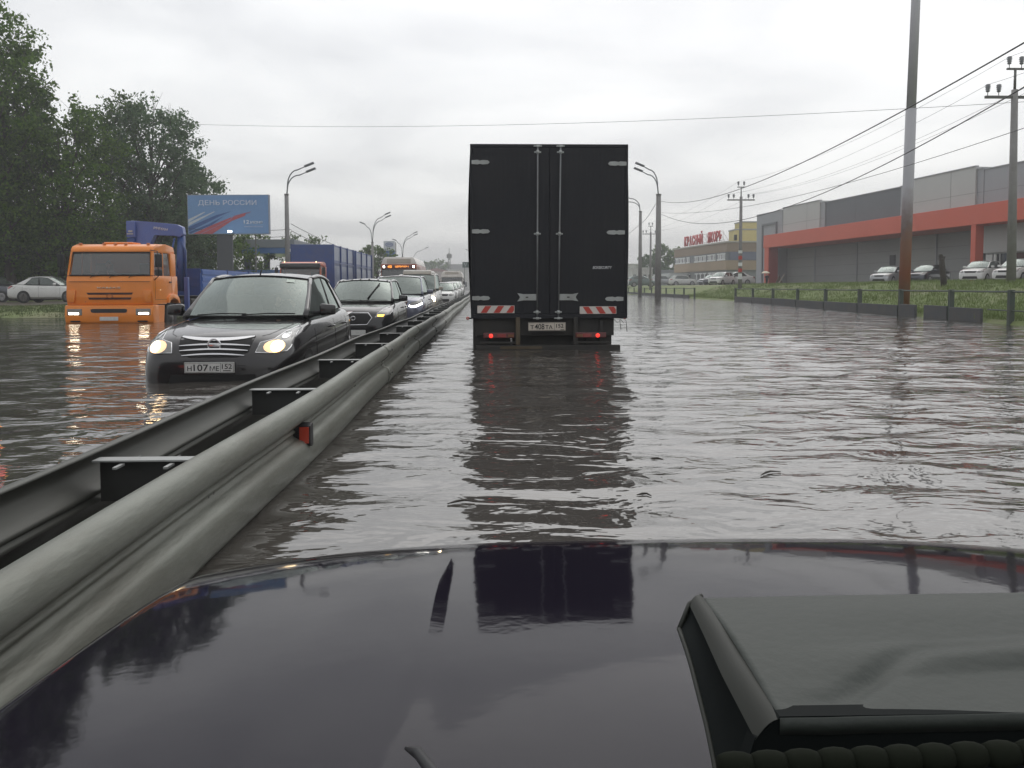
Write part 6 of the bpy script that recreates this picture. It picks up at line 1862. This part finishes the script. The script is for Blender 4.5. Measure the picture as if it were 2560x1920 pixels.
x_, z_ = bz(1715, 795); text('poster_lettering', 'ИЮНЯ', M_bt, pf, (x_, -.1095, z_), FRONT, .85, .20, .004, bold=.02)
x_, z_ = bz(1650, 893); text('poster_lettering', 'НИЖНИЙ НОВГОРОД', M_bt, pf, (x_, -.1095, z_), FRONT, 1.3, .11, .004, bold=.01)
MB().box(-hw_ * .12 - .55, -hw_ * .12 + .55, .0, .24, -.3, zB - .12, .02).build('leg', mat('billboard_leg', (.06, .065, .075), .6), t)
MB().box(hw_ * .62, hw_ * .62 + .08, .1, .2, .3, zB - .12).build('cable_duct', M_post, t)
sp_ = MB().tube([(.35, -.12, zB + .0), (.35, -.9, zB - .05)], .03, 6).build('spotlight_arm', M_post, t)
MB().box(.22, .50, -1.02, -.82, zB - .02, zB + .12, .03).build('spotlight', emis('spot_cool', (.75, .88, 1.0), 5.0), sp_, True)

# fuel station canopy and its price pylon
t = thing('station_canopy', 'blue filling station canopy on posts behind the lorries', 'canopy', (at(665, 700, 78).x, 78, 0))
zc_ = at(665, 634, 78).z; zt_ = at(665, 619, 78).z
MB().box(-2.3, 2.6, 0, 9, zc_, zt_, .04).build('fascia', mat('canopy_blue', (.03, .12, .32), .4, coat=.5), t)
MB().box(-2.35, 2.65, -.05, 9.05, zt_ + .001, zt_ + .75, .03).build('roof', mat('canopy_roof_grey', (.20, .22, .24), .6), t)
for x in (-1.9, 2.1):
    for y in (1, 8): MB().box(x - .25, x + .25, y - .25, y + .25, 0, zc_ - .002, .02).build('pillar', mat('pillar_navy', (.03, .05, .10), .5), t)
MB().box(-4.5, 2.4, -2, -1.7, .0, 2.6, .02).build('counter_wall', mat('canopy_blue', (.03, .12, .32), .4, coat=.5), t)
sx_ = MB().box(2.15, 2.5, -.06, -.002, zc_ + .15, zt_ - .1, .02).build('logo_panel', M_fw, t)
pp = at(974, 700, 120)
t = thing('price_pylon', 'white filling station pylon with blue oval emblem and blue lower panel', 'sign', (pp.x, 120, .0))
z3, z2, z1_, z0_ = at(974, 602, 120).z, at(974, 627, 120).z, at(974, 641, 120).z, 0
MB().box(-.80, .80, 0, .3, z2, z3, .03).build('upper_panel', mat('pylon_white', (.60, .62, .66), .5), t)
MB().box(-.80, .80, 0, .3, z1_ - 1.0, z2 - .003, .03).build('lower_panel', mat('pylon_blue', (.06, .14, .38), .5), t)
MB().tube([(.50 * math.cos(a), -.01, lerp(z2, z3, .62) + .24 * math.sin(a)) for a in lin(0, 2 * PI, 24)[:-1]], .06, 6, closed=True).box(-.32, .32, -.03, -.001, lerp(z2, z3, .62) - .05, lerp(z2, z3, .62) + .05, .01).build('emblem', mat('emblem_blue', (.10, .16, .36), .5), t)
MB().box(-.45, .45, -.02, -.001, z2 - .45, z2 - .30).box(-.5, .5, -.02, -.001, z2 - .85, z2 - .70).build('price_row', mat('pylon_pale_blue', (.3, .4, .6), .5), t)
MB().box(.86, .96, .05, .25, 0, z3 - .2).box(-.7, -.6, .05, .25, 0, z1_ - 1.003).build('post', M_post, t)

# ------------------------------------------------------------------ left: wall and houses under the trees
t = thing('wall', 'low dark boundary wall behind the parked white saloon', 'wall', (-31, 64, 0))
MB().box(-22, 13, 0, .35, -.2, 2.15).build('wall_body', mat('wall_dark_brown', (.055, .045, .038), .9, dirt=.5, bump=.4, bscale=3), t)
MB().box(-22.05, 13.05, -.06, .41, 2.151, 2.25).build('coping', mat('coping_dark', (.07, .06, .05), .9), t)
block('house', 'pinkish house with pale gable glimpsed under the leftmost tree', 5, 112, 668, 84, 10, mat('house_pink', (.50, .28, .20), .8, dirt=.3), mat('house_gable_pale', (.55, .50, .45), .8), 3, .2, roofh=2.6)

# umbrella walker and the leaning board by the red column
pu = at(1914, 700, 97); zg_ = ground_z(pu.x, 97) + .03
um = thing('umbrella', 'pale cream umbrella held up by the walker at the red column', 'umbrella', (pu.x, 97, zg_))
zu = at(1914, 681, 97).z - zg_
def dome(u, v): r_ = .52 * v; a = 2 * PI * u; return Vector((r_ * math.cos(a), r_ * math.sin(a), zu + .16 - .24 * v * v - .03 * v * abs(math.sin(4 * a))))
MB().grid(dome, 32, 8).build('canopy', mat('umbrella_cream', (.72, .66, .52), .7), um, True)
MB().tube([(0, 0, zu + .2), (0, 0, zu - .75), (.03, 0, zu - .82)], .01, 6).build('shaft', M_black, um)
hz_ = zu - .22
ps = thing('person', 'walker in dark clothes under a cream umbrella by the red column', 'person', (pu.x, 97, zg_))
k = hz_ / 1.62
skin_body('body', [
    [((0.14, 0, .92 * k), (.14, .11)), ((0.14, 0, 1.15 * k), (.13, .10)), ((0.14, 0, 1.36 * k), (.17, .10)), ((0.14, 0, 1.44 * k), .055), ((0.14, 0, 1.50 * k), .05)],
    [((0.14, 0, 1.36 * k), (.17, .10)), ((-.06, .0, 1.33 * k), .055), ((-.10, -.05, 1.08 * k), .045), ((-.01, -.03, 1.26 * k), .035)],
    [((0.14, 0, 1.36 * k), (.17, .10)), ((.34, .0, 1.33 * k), .055), ((.38, .03, 1.06 * k), .045), ((.37, -.04, .84 * k), .035)],
    [((0.14, 0, .92 * k), (.14, .11)), ((.06, -.02, .86 * k), .085), ((.05, -.10, .48 * k), .06), ((.05, -.02, .08 * k), .045), ((.05, -.16, .03), (.04, .03))],
    [((0.14, 0, .92 * k), (.14, .11)), ((.22, .02, .86 * k), .085), ((.23, .06, .48 * k), .06), ((.23, .20, .10 * k), .045), ((.23, .08, .03), (.04, .03))]], M_jacket, ps)
head_parts(ps, (.14, -.02, hz_ - .02), 0)
for w_, d_, s_ in (((-.01, -.03, 1.26 * k), (.1, -.1, .5), 1), ((.37, -.04, .84 * k), (0, 0.05, -1), -1)):
    skin_body('hand', hand_chains(w_, d_, s_, .8), M_skin, ps)
pa = at(1943, 703, 95)
t = thing('a_frame_board', 'brown board propped by a pale slanting plank right of the umbrella walker', 'board', (pa.x, 95, ground_z(pa.x, 95)))
MB().prism([(-.3, 0), (.75, 0), (.2, 1.15)], 'y', -.05, .05, .01).build('board', mat('board_brown', (.12, .08, .06), .8), t)
MB().box(-.05, .05, -.10, -.055, -.2, 1.5, 0, Matrix.Rotation(R(33), 3, 'Y'), (0, 0, 0)).build('plank', mat('plank_pale', (.42, .37, .32), .8), t)
# cut-off stump pole on the bank
p0 = at(2358, 704, 36); zg_ = ground_z(p0.x, 36)
t = thing('stump_pole', 'short dark cut-off wooden pole leaning left on the grass bank', 'post', (p0.x, 36, zg_ - .1))
MB().tube([(0.05, 0, 0), (.0, 0, .5), (-.06, 0, .95), (-.10, 0, 1.32)], [.135, .125, .12, .115], 12).build('stump', mat('wood_dark', (.055, .048, .042), .9, bump=.6, bscale=12), t, True)
MB().prism([(-.20, 1.25), (-.02, 1.25), (.04, 1.42), (-.06, 1.40), (-.12, 1.52), (-.20, 1.50)], 'y', -.08, .08, .01).build('split_top', mat('wood_dark', (.055, .048, .042), .9), t)

# ------------------------------------------------------------------ trees
M_bark = mat('bark', (.045, .036, .028), .9, bump=.8, bscale=8)
def leaf_mat(name, c0, c1, trans=.40):
    m = bpy.data.materials.new(name); m.use_nodes = True
    n, l = m.node_tree.nodes, m.node_tree.links
    b = n['Principled BSDF']; b.inputs['Roughness'].default_value = .7; b.inputs['Specular IOR Level'].default_value = .2
    g = n.new('ShaderNodeNewGeometry'); cr = n.new('ShaderNodeValToRGB')
    cr.color_ramp.elements[0].color = (*c0, 1); cr.color_ramp.elements[1].color = (*c1, 1)
    l.new(g.outputs['Random Per Island'], cr.inputs[0]); l.new(cr.outputs[0], b.inputs['Base Color'])
    tr_ = n.new('ShaderNodeBsdfTranslucent'); l.new(cr.outputs[0], tr_.inputs[0])
    mx = n.new('ShaderNodeMixShader'); mx.inputs[0].default_value = trans
    l.new(b.outputs[0], mx.inputs[1]); l.new(tr_.outputs[0], mx.inputs[2]); l.new(mx.outputs[0], n['Material Output'].inputs['Surface'])
    return m
LM = {'dark': leaf_mat('leaves_dark', (.022, .058, .006), (.095, .170, .020)), 'green': leaf_mat('leaves_green', (.026, .068, .006), (.115, .205, .020)),
      'blue': leaf_mat('leaves_blue_green', (.042, .090, .040), (.12, .19, .085)), 'light': leaf_mat('leaves_light', (.045, .085, .02), (.10, .16, .04))}
def tree(name, label, x, y, h, rad, low, seed, m, clumps=26, leaves=230, leaf=.22, trunk=.28, spread=None, group='trees behind the left verge', cat='tree', zb=None, shape=None, clr=(.75, 1.35)):
    r = np.random.RandomState(seed)
    zb = ground_z(x, y) if zb is None else zb
    t = thing(name, label, cat, (x, y, zb), 0, group)
    tk = MB()
    tip = Vector((r.normal(0, .3), r.normal(0, .3), h * .88))
    tp = [Vector((0, 0, -.3)).lerp(tip, k / 6) + Vector((r.normal(0, .12), r.normal(0, .12), 0)) * (k > 0) for k in range(7)]
    tk.tube(tp, [trunk * (1 - .85 * k / 6) + .02 for k in range(7)], 8)
    cs = []
    for i in range(clumps):
        f = (i + .5) / clumps
        zc = h * (low + (1 - low) * f)
        env = shape(f) if shape else math.sin(PI * min(1, .15 + .85 * (1 - f)) ** 1.0) ** .6 * (1 - .25 * f) + .12
        a = i * 2.4 + r.rand() * .8
        rr = rad * env * (.45 + .55 * r.rand())
        c = Vector((math.cos(a) * rr, math.sin(a) * rr * .85, zc - .04 * h * r.rand()))
        cs.append((c, r.uniform(*clr) * rad / 3.6))
        base = tp[min(5, max(1, int((zc / h) * 5)))]
        midp = (base + c) / 2 + Vector((0, 0, -.05 * rr))
        tk.tube([base, midp, c], [trunk * .30 * (1 - f * .6) + .02, trunk * .16 + .015, .012], 5)
        # twigs standing out of the clump
        for _ in range(3):
            d = Vector(r.normal(0, 1, 3)); d.z = abs(d.z) + .2; d.normalize()
            tk.tube([c, c + d * cs[-1][1] * 1.1], [.02, .006], 4)
    tk.build('trunk', M_bark, t, True)
    N = clumps * leaves
    P = np.zeros((N, 3)); k = 0
    for c, cr_ in cs:
        # sprays: leaves gathered along short shoots leaving the clump centre
        ns = 16
        dirs = r.normal(0, 1, (ns, 3)); dirs /= np.linalg.norm(dirs, axis=1)[:, None]; dirs[:, 2] = dirs[:, 2] * .75 + .12
        w = r.randint(0, ns, leaves); s = cr_ * (.25 + 1.0 * r.rand(leaves) ** .7)
        q = dirs[w] * s[:, None] + r.normal(0, .12 * cr_, (leaves, 3))
        P[k:k + leaves] = np.array(c)[None, :] + q; k += leaves
    P[:, 2] = np.maximum(P[:, 2], .15)
    S = leaf * (.55 + .8 * r.rand(N))
    a = r.normal(0, 1, (N, 3)); a /= np.linalg.norm(a, axis=1)[:, None]
    b = np.cross(a, r.normal(0, 1, (N, 3))); b /= np.linalg.norm(b, axis=1)[:, None]
    V = np.stack([P - a * S[:, None] * .5, P + b * S[:, None] * .30, P + a * S[:, None] * .5, P - b * S[:, None] * .30], 1).reshape(-1, 3)
    me = bpy.data.meshes.new('crown')
    me.vertices.add(len(V)); me.vertices.foreach_set('co', V.astype(np.float32).ravel())
    me.loops.add(N * 4); me.loops.foreach_set('vertex_index', np.arange(N * 4, dtype=np.int32))
    me.polygons.add(N); me.polygons.foreach_set('loop_start', (np.arange(N) * 4).astype(np.int32))
    me.update(calc_edges=True)
    put('crown', me, m, t)
    return t
def tx(px, Y): return at(px, 700, Y).x
def th(px, py, Y): return at(px, py, Y).z
tree('broadleaf_tree', 'tallest tree cut by the left picture edge, above the dark parked car', tx(-60, 57), 57, th(-60, 0, 57), 5.2, .17, 1, LM['green'], 62, 420, .26, .40)
tree('broadleaf_tree', 'tall tree leaning in from the left edge with loose outer sprays', tx(36, 59), 59, th(60, 125, 59), 3.2, .16, 2, LM['dark'], 56, 380, .25, .34)
tree('broadleaf_tree', 'rounded tree above the white saloon, between the tall tree and the orange cab', tx(155, 60), 60, th(170, 292, 60), 4.4, .17, 3, LM['green'], 58, 380, .25, .30)
tree('broadleaf_tree', 'airy tree with spiky top shoots above the orange cab roof', tx(270, 66), 66, th(275, 258, 66), 3.1, .15, 4, LM['dark'], 32, 300, .24, .28)
tree('broadleaf_tree', 'broad blue-green tree above the crane boom', tx(385, 68), 68, th(370, 276, 68), 4.6, .16, 5, LM['blue'], 60, 400, .26, .34)
tree('broadleaf_tree', 'smaller dark tree whose top rises behind the left edge of the billboard', tx(478, 72), 72, th(500, 425, 72), 2.9, .16, 6, LM['blue'], 38, 340, .26, .24)
tree('young_tree', 'small light tree under the right half of the billboard', tx(622, 82), 82, th(625, 590, 82), 2.3, .12, 7, LM['green'], 22, 200, .24, .14)
tree('young_tree', 'pale green tree top left above the blue lorry body', tx(752, 110), 110, th(750, 596, 110), 3.4, .3, 8, LM['light'], 20, 160, .34, .18)
tree('bush', 'dark bush at the far left behind the dark parked car', tx(8, 62), 62, 3.3, 3.0, .05, 9, LM['dark'], 24, 240, .24, .08, cat='bush')
for i, (px, Y, h_, rd, lab) in enumerate(((155, 62.5, 5.2, 3.2, 'dark understorey bush left of the orange cab'), (255, 70, 6.5, 4.4, 'dense understorey bush behind the orange cab'),
        (340, 71, 6.8, 4.2, 'dense bush under the crane boom'), (425, 73, 7.0, 4.2, 'dark bush between crane and billboard'), (520, 76, 6.0, 4.2, 'dark bush beneath the billboard beside its leg'), (95, 66, 5.5, 3.2, 'bush overhanging the boundary wall above the white saloon'))):
    tree('bush', lab, tx(px, Y), Y, h_, rd, .08, 20 + i, LM['dark' if i % 2 else 'green'], 34, 280, .27, .10, cat='bush', group='bushes under the left trees', clr=(.9, 1.5))
tree('broadleaf_tree', 'green tree between the blue trailer and the pylon', tx(940, 116), 116, th(940, 624, 116), 3.0, .1, 11, LM['green'], 26, 200, .36, .2)
tree('broadleaf_tree', 'green tree right of the tall lamp post beside the office', tx(1663, 176), 176, th(1660, 632, 176), 3.6, .12, 12, LM['green'], 26, 180, .5, .2, group='trees beyond the right bank')
tree('broadleaf_tree', 'darker tree left of the tall lamp post', tx(1628, 172), 172, th(1628, 655, 172), 3.2, .12, 13, LM['blue'], 22, 170, .5, .2, group='trees beyond the right bank')
tree('broadleaf_tree', 'far pale tree clump left above the distant rose building', tx(1067, 330), 330, th(1067, 655, 330), 3.6, .2, 14, LM['green'], 14, 120, .9, .3, group='far trees', zb=.1)
tree('broadleaf_tree', 'far rounded tree above the distant grey block', tx(1101, 350), 350, th(1101, 653, 350), 5.0, .2, 15, LM['green'], 16, 120, .9, .3, group='far trees', zb=.1)

# bits floating on the flood
M_twig = mat('twig_wet', (.03, .024, .018), .6)
for lab, px, py, ln, a_ in (('curved dark twig floating on the water left of the truck reflection', 1152, 1258, .13, 20), ('small dark leaf scrap floating near the bonnet edge', 1610, 1240, .07, -10),
        ('thin twig floating on the open water at right', 1925, 1185, .16, 35), ('dark leaf scrap floating right of the truck reflection', 1640, 1150, .08, 5)):
    d = ray(px, py); t_ = -1.0 / d.z; p = Vector((0, 0, 1)) + d * t_
    o = MB().tube([(-ln / 2, 0, .004), (-.1 * ln, .015, .008), (.2 * ln, .02, .008), (ln / 2, -.01, .004)], [.002, .006, .005, .002], 6).build('floating_twig', M_twig, None, True)
    o.location = (p.x, p.y, 0); o.rotation_euler = (0, 0, R(a_)); tag(o, lab, 'floating debris', 'bits floating on the flood')

# ------------------------------------------------------------------ drizzle haze
hz_b = MB().box(-700, 720, -70, 900, -6.0, 30.0)
m = bpy.data.materials.new('drizzle_haze'); m.use_nodes = True
n, l = m.node_tree.nodes, m.node_tree.links
n.remove(n['Principled BSDF'])
pv = n.new('ShaderNodeVolumePrincipled')
pv.inputs['Color'].default_value = (.93, .94, .95, 1); pv.inputs['Density'].default_value = HAZE
pv.inputs['Anisotropy'].default_value = 0.3
l.new(pv.outputs[0], n['Material Output'].inputs['Volume'])
o = hz_b.build('haze', m)
o['kind'] = 'stuff'; o['label'] = 'thin grey drizzle haze over the flooded road'; o['category'] = 'haze'
